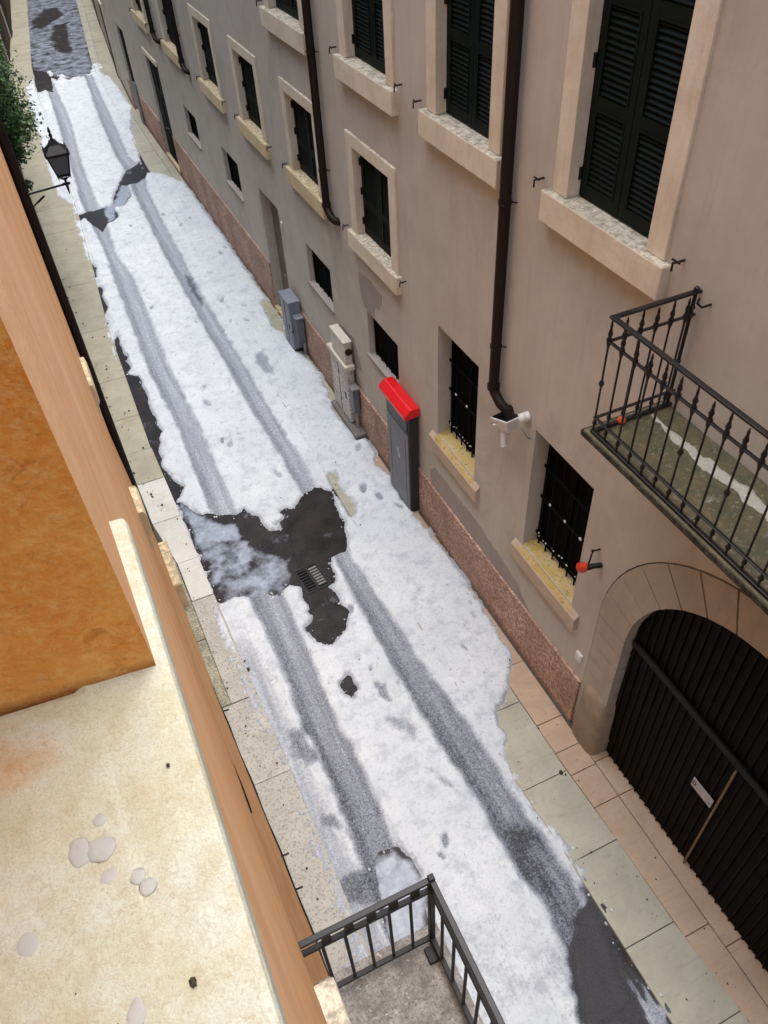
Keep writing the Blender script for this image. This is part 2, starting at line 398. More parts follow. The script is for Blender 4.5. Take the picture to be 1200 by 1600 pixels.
# hail cover: white grains, grey slush where it was driven over, a little grit
t = NT('hail_slush')
s = t.attr('slush')
grain = t.noise(75, 4, 0.7); g2 = t.noise(26, 5, 0.65); big = t.noise(1.3, 5, 0.6)
white = t.mix(t.ramp(big, [(0.35, (0, 0, 0)), (0.68, (1, 1, 1))]), (0.72, 0.775, 0.805), (0.60, 0.66, 0.705))
white = t.mix(t.math('MULTIPLY', t.ramp(g2, [(0.52, (0, 0, 0)), (0.72, (1, 1, 1))]), 0.55), white, (0.36, 0.41, 0.465))
white = t.mix(t.math('MULTIPLY', t.ramp(t.noise(5.5, 6, 0.7, t.map(loc=(3, 1, 8))), [(0.50, (0, 0, 0)), (0.66, (1, 1, 1))]), 0.62), white, (0.38, 0.435, 0.50))
white = t.mix(t.math('MULTIPLY', t.ramp(t.noise(95, 3, 0.75, t.map(loc=(6, 6, 1))), [(0.5, (0, 0, 0)), (0.66, (1, 1, 1))]), 0.4), white, (0.40, 0.45, 0.51))
white = t.mix(t.math('MULTIPLY', t.ramp(t.noise(13, 3, 0.5, t.map(loc=(9, 2, 4))), [(0.70, (0, 0, 0)), (0.74, (1, 1, 1))]), 0.5), white, (0.22, 0.20, 0.18))
wet = t.mix(t.ramp(t.noise(110, 3, 0.7), [(0.38, (0, 0, 0)), (0.62, (1, 1, 1))]), (0.035, 0.041, 0.053), (0.15, 0.175, 0.215))
pale = t.mix(t.ramp(t.noise(95, 3, 0.7, t.map(loc=(4, 4, 4))), [(0.35, (0, 0, 0)), (0.65, (1, 1, 1))]), (0.22, 0.25, 0.305), (0.42, 0.455, 0.52))
strk = t.noise(1.0, 5, 0.65, t.map((16, 0.55, 1)))
gr_ = t.math('MULTIPLY', t.math('MULTIPLY', t.math('SUBTRACT', t.noise(48, 5, 0.8, t.map(loc=(5, 3, 2))), 0.5), 1.7), t.ramp(s, [(0.25, (0, 0, 0)), (0.6, (1, 1, 1))]))
k = t.math('ADD', t.math('ADD', s, gr_), t.math('ADD', t.math('MULTIPLY', t.math('SUBTRACT', g2, 0.5), 0.55), t.math('MULTIPLY', t.math('SUBTRACT', strk, 0.5), 0.6)))
c = t.mix(t.ramp(k, [(0.12, (0, 0, 0)), (0.5, (1, 1, 1))]), white, pale)
c = t.mix(t.ramp(k, [(0.5, (0, 0, 0)), (0.95, (1, 1, 1))]), c, wet)
c = t.mix(t.ramp(k, [(0.98, (0, 0, 0)), (1.0, (1, 1, 1))]), c, t.mix(t.noise(60, 4, 0.7), (0.012, 0.012, 0.014), (0.075, 0.08, 0.09)))
nb = t.bump(g2, 0.6, 0.03)
t.bump(grain, 0.8, 0.012, nb)
M['hail'] = t.out(c, t.math('SUBTRACT', 0.62, t.math('MULTIPLY', s, 0.22)), 0.4)

# foliage
t = NT('ivy_leaf')
gi = t.n('ShaderNodeNewGeometry')
c = t.ramp(gi.outputs['Random Per Island'], [(0.0, (0.010, 0.030, 0.006)), (0.6, (0.022, 0.062, 0.010)), (1.0, (0.07, 0.15, 0.025))])
t.b.inputs['Subsurface Weight'].default_value = 0.0
M['leaf'] = t.out(c, 0.5, 0.35)
M['stem'] = simple('brown_stem', (0.05, 0.035, 0.02), (0.03, 0.022, 0.014), 12, 0.9, 0.1, 0.3)
M['dead_leaf'] = simple('dark_debris', (0.03, 0.026, 0.018), (0.05, 0.04, 0.025), 30, 0.7, 0.2, 0.1)
t = NT('melting_ice'); t.b.inputs['Transmission Weight'].default_value = 0.6; t.b.inputs['IOR'].default_value = 1.31
t.bump(t.noise(90, 3), 0.3, 0.002); M['ice'] = t.out(t.mix(t.noise(160, 4), (0.78, 0.745, 0.69), (0.70, 0.665, 0.62)), 0.5, 0.25)
t = NT('lantern_glass'); M['lampglass'] = t.out(t.mix(t.noise(20, 4), (0.06, 0.06, 0.065), (0.12, 0.115, 0.12)), 0.15, 0.5)

# ------------------------------------------------------------------ ground: traced outlines (metres)
SNOW = [(1.23,37.27),(1.5,37.88),(1.85,37.44),(1.74,35.68),(2.17,36.82),(2.39,35.9),(2.78,36.02),(2.96,35.61),(3.42,37.18),(3.87,37.5),(3.56,35.49),(4.12,34.73),(3.97,32.93),(3.81,30.96),(3.4,28.98),(3.18,26.85),(3.05,25.94),(2.94,25.18),(3.05,24.78),(3.4,24.34),(3.63,23.92),(3.81,23.12),(3.95,21.54),(4.11,20.61),(3.83,16.66),(3.97,15.39),(3.7,14.05),(3.76,13.41),(3.84,12.51),(3.64,11.32),(3.68,10.2),(3.96,10.21),(3.9,9.8),(3.73,9.58),(3.77,9.15),(3.76,8.81),(3.76,8.13),(3.76,7.78),(3.85,7.68),(3.81,5.47),(3.76,5.22),(3.67,4.89),(3.47,4.63),(3.09,4.33),(2.93,4.11),(2.79,3.7),(2.78,3.42),(2.82,3.24),(2.83,2.94),(2.86,2.56),(2.87,2.29),(2.71,1.96),(2.52,1.87),(2.32,1.51),(2.2,1.2),(2.17,1.05),(2.02,0.1),(0.11,0.98),(0.39,2.51),(0.49,3.02),(0.52,3.39),(0.45,3.69),(0.56,3.98),(0.52,4.42),(0.53,5.12),(0.49,5.31),(0.45,5.52),(0.38,5.97),(0.43,6.48),(0.33,6.91),(0.25,7.45),(0.38,7.74),(0.29,9.96),(0.27,11.45),(0.19,13.17),(0.27,14.57),(0.21,14.87),(0.27,16.08),(0.35,16.88),(0.35,17.74),(0.49,19.42),(0.44,20.49),(0.54,22.26),(0.61,23.53),(0.34,24.54),(0.31,26.92),(0.52,30.25),(0.56,33.74),(0.65,34.96),(0.87,36.54)]
H_leftdark = [(0.3,14.46),(0.55,14.25),(0.53,13.33),(0.54,12.23),(0.4,11.76),(0.34,11.07),(0.45,10.73),(0.56,10.53),(0.43,10.33),(0.25,10.07),(0.21,11.37),(0.1,13.1),(0.18,14.63)]
H_l2 = [(0.5,19.7),(0.56,19.38),(0.52,18.94),(0.43,18.95)]
H_l3 = [(0.42,18.46),(0.5,18.34),(0.45,17.77),(0.46,17.43),(0.34,16.94),(0.34,17.34)]
H_l4 = [(0.45,16.13),(0.43,15.43),(0.46,14.6),(0.28,14.32),(0.23,15.12)]
H_zone = [(0.37,10.23),(0.51,9.94),(0.65,9.72),(0.88,9.56),(1.16,9.42),(1.32,9.52),(1.5,9.11),(1.54,8.86),(1.72,8.77),(1.72,8.95),(1.92,8.99),(1.81,9.16),(1.9,9.2),(2.05,9.14),(2.24,9.32),(2.56,9.5),(2.65,9.4),(2.74,9.17),(2.7,8.56),(2.59,8.02),(2.48,7.86),(2.21,7.85),(2.19,7.79),(2.11,7.41),(1.96,7.33),(2.03,7.09),(2.01,6.92),(2.07,6.73),(1.89,6.45),(1.61,6.34),(1.44,6.45),(1.4,6.74),(1.54,6.88),(1.5,7.01),(1.57,7.13),(1.56,7.48),(1.43,7.58),(1.32,7.53),(1.26,7.43),(1.09,7.55),(0.81,7.66),(0.76,7.73),(0.62,7.79),(0.51,7.76),(0.38,7.75),(0.36,8.93)]
H_beige = [(2.75,9.64),(2.9,9.64),(2.82,9.18),(2.92,8.81),(2.77,8.49),(2.69,8.6),(2.72,9.05)]
H_beige2 = [(3.68,15.77),(3.93,15.75),(3.75,14.25),(3.57,14.52)]
H_diamond = [(1.51,5.68),(1.65,5.78),(1.67,5.5),(1.53,5.4),(1.47,5.5)]
H_zone2 = [(0.54,22.83),(0.9,22.91),(1.34,22.89),(1.63,23.02),(1.77,23.55),(2.14,24.51),(2.48,25.27),(2.78,25.52),(3.01,25.89),(2.99,24.67),(2.7,24.23),(2.41,24.21),(2.33,24.26),(2.25,23.39),(1.93,22.72),(1.67,22.75),(1.63,22.07),(1.28,21.82),(1.07,21.39),(0.89,22.05),(0.8,22.56),(0.55,22.36)]
H_puddle = [(0.93,3.37),(1.01,3.42),(1.24,3.4),(1.37,3.16),(1.33,2.8),(1.14,2.42),(0.75,2.34),(0.75,2.68),(0.82,3.0)]
H_far = [(1.19,38.26),(1.68,38.36),(1.73,36.25),(1.54,34.65),(1.31,34.99),(1.04,34.8),(1.05,35.92)]
H_nearR = [(2.67,2.02),(2.84,2.08),(2.68,1.59),(2.47,1.31),(2.27,1.43),(2.42,1.71)]
TL_l = [(1.38,35.1),(1.2,30.82),(1.01,26.78),(0.85,23.48),(0.88,22.06),(0.9,19.95),(0.84,18.6),(0.82,17.31),(0.78,15.8),(0.75,14.14),(0.84,12.33),(0.81,11.17),(0.78,9.76),(0.81,7.66),(0.83,7.06),(0.85,6.43),(0.83,6.02),(0.81,5.64),(0.77,5.27),(0.83,4.98),(0.82,4.21),(0.8,3.59),(0.76,3.03),(0.74,2.48)]
TL_r = [(1.73,35.78),(1.64,30.54),(1.36,26.57),(1.26,23.24),(1.27,21.83),(1.16,19.8),(1.3,18.34),(1.26,17.07),(1.22,15.56),(1.17,13.91),(1.24,12.11),(1.2,10.96),(1.21,9.54),(1.28,7.42),(1.29,6.84),(1.27,6.22),(1.25,5.81),(1.24,5.42),(1.22,5.05),(1.29,4.75),(1.25,4.0),(1.22,3.39),(1.2,2.82),(1.22,2.25)]
TR_l = [(2.93,35.72),(2.66,31.95),(2.52,28.98),(2.41,26.58),(2.45,25.03),(2.33,23.6),(2.28,21.24),(2.23,19.18),(2.22,17.81),(2.22,15.74),(2.24,13.79),(2.24,11.98),(2.28,10.77),(2.31,9.62),(2.25,7.76),(2.23,7.14),(2.21,6.42),(2.22,5.75),(2.23,5.33),(2.23,4.93),(2.24,4.7),(2.29,4.07),(2.34,3.47),(2.32,2.96),(2.31,2.48),(2.42,2.11),(2.38,1.86),(2.32,1.51),(2.2,1.2),(2.17,1.05)]
TR_r = [(3.22,35.53),(3.05,31.7),(2.9,28.74),(2.79,26.34),(2.97,24.94),(2.74,23.35),(2.66,21.01),(2.64,18.95),(2.57,17.62),(2.58,15.55),(2.6,13.6),(2.6,11.79),(2.61,10.6),(2.6,9.47),(2.51,7.63),(2.54,6.98),(2.59,6.24),(2.61,5.56),(2.64,5.12),(2.69,4.71),(2.73,4.46),(2.77,3.84),(2.76,3.27),(2.81,2.73),(2.81,2.24),(2.79,1.93),(2.74,1.69),(2.65,1.35),(2.6,1.01),(2.59,0.85)]
S_a = [(0.56,5.4),(0.81,5.19),(0.86,4.76),(0.66,4.78),(0.52,4.97)]
S_b = [(0.57,4.18),(0.81,3.93),(0.79,3.76),(0.53,3.99)]
S_c = [(0.53,3.42),(0.79,3.33),(0.84,2.93),(0.45,3.0)]
S_d = [(1.91,5.45),(2.0,5.38),(2.01,5.12),(1.92,5.07),(1.88,5.26)]
S_e = [(1.8,4.96),(2.09,4.78),(2.12,4.6),(2.01,4.52),(1.86,4.76)]
S_f = [(1.96,4.09),(2.02,4.04),(2.17,3.77),(2.15,3.69),(2.06,3.77)]
S_g = [(2.4,18.03),(2.58,17.79),(2.52,17.11),(2.54,16.35),(2.4,16.25),(2.37,17.45)]
S_h = [(2.81,13.68),(3.09,13.83),(3.05,13.07),(2.99,12.82),(2.83,13.19)]
F_1 = [(0.37,10.22),(0.6,9.7),(0.94,9.34),(1.13,9.18),(1.04,8.88),(0.79,8.95),(0.48,9.11),(0.38,9.02),(0.41,9.56)]
F_2 = [(0.99,8.85),(1.21,8.79),(1.1,8.34),(1.12,7.86),(1.0,7.69),(0.83,7.85),(0.84,8.37)]
F_3 = [(0.49,8.71),(0.62,8.76),(0.78,8.67),(0.75,8.36),(0.48,8.02),(0.41,8.22)]
F_4 = [(1.34,22.89),(1.69,23.1),(2.14,24.24),(2.35,24.11),(2.29,23.37),(1.93,22.72),(1.67,22.75),(1.63,22.07),(1.28,21.82)]
F_5 = [(0.93,3.37),(1.01,3.42),(1.24,3.4),(1.37,3.16),(1.33,2.8),(1.14,2.42),(0.75,2.34),(0.75,2.68),(0.82,3.0)]
F_6 = [(2.4,51.75),(5.18,49.61),(4.41,46.86),(4.07,42.73),(3.52,37.31),(2.84,35.11),(2.52,35.71),(1.19,38.26),(1.89,45.71)]
F_7 = [(2.64,1.53),(2.79,1.48),(2.85,1.23),(2.86,1.06),(2.73,1.05),(2.65,0.97),(2.53,1.29)]
W_1 = [(2.1,46.73),(3.0,48.89),(3.66,48.89),(3.73,47.06),(2.82,45.47),(2.24,44.75),(2.03,45.61)]
W_2 = [(2.88,44.99),(3.61,45.33),(3.11,40.1),(2.71,39.9),(2.43,40.34),(2.5,42.53)]

KR = [(2.93, -8), (2.92, 0.7), (2.9, 2.4), (2.86, 3.3), (2.82, 8.5), (2.86, 14), (3.0, 20), (3.13, 26.5), (3.48, 37.4), (4.35, 46), (5.3, 55)]   # right kerb
KL = [(0.7, -8), (0.52, 3.15), (0.37, 7.7), (0.35, 9), (0.28, 11.8), (0.24, 10.0), (0.33, 16.5), (0.5, 19.5), (0.68, 22.7), (0.85, 29), (1.0, 35), (1.24, 38.7), (1.97, 46.4), (2.9, 56)]   # left kerb
WRB = [(3.89, -14), (3.89, 29.5), (3.93, 31.5), (4.15, 35.1), (4.56, 39.6), (5.11, 45.6), (6.2, 57)]   # foot of the right-hand walls
WLB = [(0.14, -8), (0.13, 0), (0.04, 3.4), (-0.07, 6), (-0.13, 8.9), (-0.15, 9.3), (-0.30, 14), (-0.42, 22), (-0.3, 30), (0.3, 38), (1.2, 46.2), (2.1, 57)]   # foot of the left-hand walls
def px(poly, y):
    return float(np.interp(y, [p[1] for p in poly], [p[0] for p in poly]))
def pxa(poly, Y):
    return np.interp(Y, [p[1] for p in poly], [p[0] for p in poly])

nrs = np.random.RandomState(11)
def vnoise(X, Y, cell, seed=0):
    r = np.random.RandomState(100 + seed)
    G = r.rand(256, 256)
    u = X / cell + 500.3; v = Y / cell + 500.7
    i = np.floor(u).astype(int); j = np.floor(v).astype(int)
    a = u - i; b = v - j
    a = a * a * (3 - 2 * a); b = b * b * (3 - 2 * b)
    g = lambda p, q: G[p % 256, q % 256]
    return (g(i, j) * (1 - a) + g(i + 1, j) * a) * (1 - b) + (g(i, j + 1) * (1 - a) + g(i + 1, j + 1) * a) * b - 0.5
def fbm(X, Y, cell, seed=0, octs=4):
    o = 0; a = 1.0
    for k in range(octs):
        o = o + a * vnoise(X, Y, cell / 2 ** k, seed + k); a *= 0.55
    return o
def sdf(poly, X, Y):
    """signed distance, positive inside"""
    d = np.full(X.shape, 1e9); ins = np.zeros(X.shape, bool)
    n = len(poly)
    for i in range(n):
        x0, y0 = poly[i]; x1, y1 = poly[(i + 1) % n]
        ex, ey = x1 - x0, y1 - y0
        L = ex * ex + ey * ey + 1e-12
        t = np.clip(((X - x0) * ex + (Y - y0) * ey) / L, 0, 1)
        d = np.minimum(d, (X - x0 - t * ex) ** 2 + (Y - y0 - t * ey) ** 2)
        if abs(ey) > 1e-9:
            c = ((y0 > Y) != (y1 > Y)) & (X < x0 + (Y - y0) / ey * ex)
            ins ^= c
    d = np.sqrt(d)
    return np.where(ins, d, -d)
def grid_mesh(name, xs, ys, Z, keep, mat, attrs=()):
    nx, ny = len(xs), len(ys)
    X, Y = np.meshgrid(xs, ys)
    idx = np.arange(nx * ny).reshape(ny, nx)
    q = np.stack([idx[:-1, :-1], idx[:-1, 1:], idx[1:, 1:], idx[1:, :-1]], -1).reshape(-1, 4)
    k = keep.ravel()[q].any(1)
    q = q[k]
    used = np.zeros(nx * ny, bool); used[q.ravel()] = True
    remap = np.cumsum(used) - 1
    co = np.stack([X.ravel(), Y.ravel(), Z.ravel()], 1)[used]
    q = remap[q]
    me = bpy.data.meshes.new(name)
    me.vertices.add(len(co)); me.vertices.foreach_set('co', co.astype(np.float32).ravel())
    me.loops.add(len(q) * 4); me.loops.foreach_set('vertex_index', q.astype(np.int32).ravel())
    me.polygons.add(len(q)); me.polygons.foreach_set('loop_start', np.arange(0, len(q) * 4, 4, dtype=np.int32))
    me.polygons.foreach_set('use_smooth', np.ones(len(q), bool))
    me.update(calc_edges=True); me.validate()
    for an, arr in attrs:
        a = me.attributes.new(an, 'FLOAT', 'POINT'); a.data.foreach_set('value', arr.ravel()[used].astype(np.float32))
    me.materials.append(mat)
    o = bpy.data.objects.new(name, me); col.objects.link(o)
    return o
def sm(x, a, b):
    t = np.clip((x - a) / (b - a), 0, 1); return t * t * (3 - 2 * t)

# base sheet to the horizon
b = MB(); b.add([(-120, -120, -0.03), (120, -120, -0.03), (120, 160, -0.03), (-120, 160, -0.03)], [(0, 1, 2, 3)])
tag(b.build('ground', M['joint']), kind='structure')

# road
xs = np.arange(-0.1, 5.6, 0.05)
ys = np.concatenate([np.arange(-8, 12, 0.05), np.arange(12, 57, 0.1)])
X, Y = np.meshgrid(xs, ys)
wob = fbm(X, Y, 0.35, 3) * 0.10
film = np.zeros(X.shape)
F_0 = [(0.36, 9.7), (0.85, 8.9), (1.25, 8.55), (1.62, 8.1), (1.5, 7.55), (0.95, 7.3), (0.4, 7.6)]
for p, s in ((F_0, 0.50), (F_1, 0.85), (F_2, 0.85), (F_3, 0.75), (F_4, 0.95), (F_5, 0.85), (F_6, 0.5), (F_7, 0.7)):
    film = np.maximum(film, s * sm(sdf(p, X, Y) + wob, -0.06, 0.12))
far = sm(Y, 38.5, 40.5) * 0.5
film = np.maximum(film, far)
for p in (W_1, W_2):
    film *= 1 - sm(sdf(p, X, Y) + wob, -0.1, 0.2)
crown = 0.012 * np.sin(np.clip((X - pxa(KL, Y)) / (pxa(KR, Y) - pxa(KL, Y)), 0, 1) * math.pi)
tag(grid_mesh('road', xs, ys, crown, np.ones(X.shape, bool), M['asphalt'], [('film', film)]), kind='structure')

# pavements
def slab(mb, pts, z0, z1):
    n = len(pts)
    mb.add([(x, y, z0) for x, y in pts] + [(x, y, z1) for x, y in pts],
           [tuple(range(n, 2 * n))] + [(i, (i + 1) % n, n + (i + 1) % n, n + i) for i in range(n)])
def strip(mb, fl, fr, ycuts, gap=0.010, tilt=0.004):
    for y0, y1 in zip(ycuts[:-1], ycuts[1:]):
        dz = rnd.uniform(-tilt, tilt)
        slab(mb, [(fl(y0 + gap / 2) + gap / 2, y0 + gap / 2), (fr(y0 + gap / 2) - gap / 2, y0 + gap / 2), (fr(y1 - gap / 2) - gap / 2, y1 - gap / 2), (fl(y1 - gap / 2) + gap / 2, y1 - gap / 2)], -0.02, 0.042 + dz)
b = MB(); n_ = 60
yy = [-8 + i * (64 / n_) for i in range(n_ + 1)]
for y0, y1 in zip(yy[:-1], yy[1:]):
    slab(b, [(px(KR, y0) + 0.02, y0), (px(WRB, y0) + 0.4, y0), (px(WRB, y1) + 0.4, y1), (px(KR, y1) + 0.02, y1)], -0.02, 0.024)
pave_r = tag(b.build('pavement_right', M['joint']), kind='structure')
def xwp(y): return px(KR, y) + (0.62 if y < 20 else max(0.3, 0.62 - (y - 20) * 0.02)) + (0.06 if y < 1 else 0)
cuts = [-7.0, -6.0, -5.05, -4.1, -3.1, -2.1, -1.2, -0.35, 0.5, 1.42, 2.38, 3.32, 4.38, 5.4, 6.3, 7.3, 8.3, 9.2]
while cuts[-1] < 55: cuts.append(cuts[-1] + rnd.uniform(0.85, 1.15))
b = MB(); strip(b, lambda y: px(KR, y), xwp, cuts, 0.008)
tag(b.build('pavement_slabs', M['slab'], bevel=0.006), kind='structure')
cp = [-7, -5.9, -4.6, -3.2, -2.2, -0.7, 0.25, 1.25, 2.79, 3.24, 3.56, 3.98, 4.9, 5.9, 6.7, 7.8]
while cp[-1] < 55: cp.append(cp[-1] + rnd.uniform(0.7, 1.2))
ib = max(i for i, v_ in enumerate(cp) if v_ < 10)
b = MB(); strip(b, xwp, lambda y: 3.85 if y < 29 else px(WRB, y) - 0.03, cp[ib:], 0.008)
tag(b.build('pavement_border_far', M['slab_green'], bevel=0.006), kind='structure')
b = MB(); strip(b, xwp, lambda y: 3.845, cp[:ib + 1], 0.008)
inn = [-7, -5.5, -4, -2.6, -0.9, 0.1, 1.0, 2.79, 3.26, 3.56]
strip(b, lambda y: 3.845, lambda y: 4.10, inn, 0.008)
tag(b.build('pavement_border', M['slab_pink'], bevel=0.006), kind='structure')
b = MB()
for y0, y1 in zip(yy[:-1], yy[1:]):
    slab(b, [(px(WLB, y0) - 0.5, y0), (px(KL, y0) - 0.02, y0), (px(KL, y1) - 0.02, y1), (px(WLB, y1) - 0.5, y1)], -0.02, 0.022)
tag(b.build('pavement_left', M['joint']), kind='structure')
cl = [7.95, 8.79, 9.83, 10.9]
b = MB(); strip(b, lambda y: px(WLB, y) + (0.14 if y < 8.9 else 0.02), lambda y: px(KL, y), cl, 0.010)
tag(b.build('pavement_left_slabs', M['slab_grey'], bevel=0.006), kind='structure')
b = MB(); strip(b, lambda y: px(WLB, y) - 0.05, lambda y: px(WLB, y) + 0.13, [6.02, 7.2, 8.9], 0.004, 0.006)
tag(b.build('pavement_left_verge', M['moss_strip'], bevel=0.01), kind='structure')
b = MB(); strip(b, lambda y: px(WLB, y) + (0.13 if y > 6 else -0.05), lambda y: px(KL, y), [6.02, 7.945], 0.004, 0.002); strip(b, lambda y: px(WLB, y) - 0.05, lambda y: px(KL, y), [-8, -4.5, -1.2, 2.2, 4.8, 6.01], 0.006, 0.003)
tag(b.build('pavement_left_near', M['slab_rough'], bevel=0.008), kind='structure')
c2 = [10.9, 11.8, 12.9, 14.3, 16.4, 18.7, 20.4, 21.9]
while c2[-1] < 55: c2.append(c2[-1] + rnd.uniform(1.3, 2.2))
b = MB(); strip(b, lambda y: px(WLB, y) - 0.05, lambda y: px(KL, y), c2, 0.010)
tag(b.build('pavement_left_far_slabs', M['slab_green'], bevel=0.006), kind='structure')

# hail and slush lying on road and pavement
xs = np.arange(0.0, 4.02, 0.03)
ys = np.concatenate([np.arange(-1.0, 9, 0.022), np.arange(9, 17, 0.035), np.arange(17, 38.6, 0.06)])
X, Y = np.meshgrid(xs, ys)
warp = fbm(X, Y, 0.20, 21, 5) * 0.085
warp2 = fbm(X, Y, 0.6, 31, 3) * 0.06
SNOW = [(x + 0.10, y) if (x > 2.7 and 1.9 < y < 4.2) else (x, y) for x, y in SNOW]
iA = max(range(len(SNOW)), key=lambda i: -abs(SNOW[i][0] - 2.97) - abs(SNOW[i][1] - 2.29)); iB = min(range(len(SNOW)), key=lambda i: SNOW[i][1])
XB = [(2.02, -1.5)] + sorted(SNOW[iA + 1:iB + 1], key=lambda p: p[1]) + [(2.80, 2.05), (2.95, 2.4)]
SNOW = SNOW[:iA + 1] + [(2.90, 1.5), (2.91, 0.5), (2.92, -1.3), (1.2, -1.3)] + SNOW[iB + 1:]
H_beige = [(x + 0.10, y) for x, y in H_beige]
d = sdf(SNOW, X, Y)
# on the left pavement near the viewer the hail thins out in a speckled margin
lm = (1 - sm(Y, 6.6, 7.5)) * (1 - sm(X, pxa(KL, Y) + 0.10, pxa(KL, Y) + 0.35))
speck = fbm(X, Y, 0.055, 91, 3)
d = d + lm * (0.10 + speck * 0.26) + warp * (1 + 3 * sm(Y, 30, 35)) + warp2 + speck * 0.035
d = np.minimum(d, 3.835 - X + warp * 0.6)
km = sm(X, pxa(KL, Y) - 0.06, pxa(KL, Y)) * (1 - sm(X, pxa(KL, Y) + 0.22, pxa(KL, Y) + 0.3)) * (1 - sm(Y, 6.0, 6.6))
d = np.maximum(d, np.where(km > 0.3, 0.05 * km, -9))
for h in (H_leftdark, H_l2, H_l3, H_l4, H_zone, H_beige, H_beige2, H_diamond, H_zone2, H_puddle, H_far):
    d = np.minimum(d, -sdf(h, X, Y) + warp * 0.8)
slush = np.zeros(X.shape)
def track(L, Rr):
    yl = np.array([p[1] for p in L])[::-1]; xl = np.array([p[0] for p in L])[::-1]
    yr = np.array([p[1] for p in Rr])[::-1]; xr = np.array([p[0] for p in Rr])[::-1]
    a = np.interp(Y, yl, xl); c = np.interp(Y, yr, xr)
    return np.minimum(X - a, c - X), (X - a) / np.maximum(c - a, 0.05)
near = 1 - sm(Y, 3.5, 10)
trk = np.full(X.shape, -9.0)
for L, Rr, y_end in ((TL_l, TL_r, 35.6), (TR_l, TR_r, 36)):
    t_, w_ = track(L, Rr)
    t_ = np.where((Y > y_end) | (Y < 1.0), -1, t_) + warp * 0.5
    trk = np.maximum(trk, t_)
    prof = 0.58 + 0.20 * near + 0.12 * np.sin(w_ * 6.0 + 1.0)
    slush = np.maximum(slush, sm(t_, -0.05, 0.06) * prof)
dark_r = (0.62 + 0.38 * sm(fbm(X, Y, 0.7, 77, 3), -0.15, 0.2)) * (1 - sm(Y, 2.9, 3.5)) * sm(X, 2.2, 2.4)
slush = np.maximum(slush, dark_r * sm(trk, 0.0, 0.08) * 1.05)
slush = np.maximum(slush, (1 - sm(Y, 1.5, 2.7)) * sm(X, 2.3, 2.5) * sm(trk, -0.04, 0.06) * (1.0 + 0.35 * sm(X, 2.45, 2.75)))
for p, s in ((S_a, 0.75), (S_b, 0.75), (S_c, 0.8), (S_d, 0.7), (S_e, 0.55), (S_f, 0.6), (S_g, 0.95), (S_h, 0.5)):
    slush = np.maximum(slush, s * sm(sdf(p, X, Y) + warp, -0.05, 0.07))
# thin wet hail near the camera end and on the left pavement
slush = np.maximum(slush, (1 - sm(Y, 1.2, 3.4)) * (0.14 + 0.5 * np.clip(fbm(X, Y, 0.5, 51, 4), -0.3, 0.6)))
wobx = fbm(X, Y, 0.35, 57, 4) * 0.16
streaky = sm(fbm(X * 4.0, Y * 0.55, 0.35, 58, 4), 0.02, 0.35) * sm(X, 2.35, 2.5) * (1 - sm(Y, 1.0, 1.5))
slush = np.maximum(slush, sm(X - np.interp(Y, [p[1] for p in XB], [p[0] for p in XB]) + wobx, -0.12, 0.10) * (1 - sm(Y, 1.95, 2.35)) * (1.75 - 1.25 * streaky))
edge_thin = (X < pxa(KL, Y) + 0.05)
foot = np.zeros(X.shape)
frs = random.Random(5)
for k in range(46):      # footprints and thawed pits
    fy = frs.uniform(2.5, 24); fx = frs.choice([frs.uniform(1.35, 2.2), frs.uniform(2.75, 3.75)])
    a = frs.uniform(-0.5, 0.5); l = frs.uniform(0.06, 0.15); wd = l * frs.uniform(0.35, 0.6)
    dx = (X - fx) * math.cos(a) - (Y - fy) * math.sin(a); dy = (X - fx) * math.sin(a) + (Y - fy) * math.cos(a)
    foot = np.maximum(foot, frs.uniform(0.35, 1.0) * (1 - sm(np.sqrt((dx / wd) ** 2 + (dy / l) ** 2) + warp * 6, 0.5, 1.15)))
slush = np.maximum(slush, foot * 0.72)
lump = fbm(X, Y, 0.30, 41, 5) * 0.034 + fbm(X, Y, 0.085, 61, 3) * 0.018 + fbm(X, Y, 1.3, 71, 3) * 0.02
thick = (0.040 + lump) * (1 - 0.78 * sm(trk, -0.05, 0.05)) * (1 - 0.65 * np.clip(slush, 0, 1)) * (1 - 0.8 * lm) + 0.004
thick = np.maximum(thick, 0.004 + fbm(X, Y, 0.06, 81, 3) * 0.004)
thick *= (1 - 0.7 * foot)
rut = np.exp(-((trk + 0.05) / 0.04) ** 2)
thick = thick + 0.016 * rut * (0.5 + np.clip(fbm(X, Y, 0.3, 55, 3), -0.4, 0.6)) * (Y > 1.0) * (Y < 35)
thick *= np.where(edge_thin, 0.5, 1)
prof = np.where(d > 0, thick * (1 - np.exp(-np.maximum(d, 0) / 0.035)), d * 0.5)
base = 0.042 * sm(X, pxa(KR, Y) - 0.01, pxa(KR, Y) + 0.05) + 0.042 * (1 - sm(X, pxa(KL, Y) - 0.05, pxa(KL, Y) + 0.01))
base = base + 0.012 * np.sin(np.clip((X - pxa(KL, Y)) / (pxa(KR, Y) - pxa(KL, Y)), 0, 1) * math.pi)
slush = np.maximum(slush, 0.30 * (1 - sm(d, 0.0, 0.05)))
slush = np.maximum(slush, lm * 0.42)
slush = np.maximum(slush, 0.40 * (1 - sm(d, 0.0, 0.09)))

tag(grid_mesh('hail_cover', xs, ys, base + prof, d > -0.05, M['hail'], [('slush', slush)]), label='white hail and grey slush lying along the street with two tyre tracks', kind='stuff')

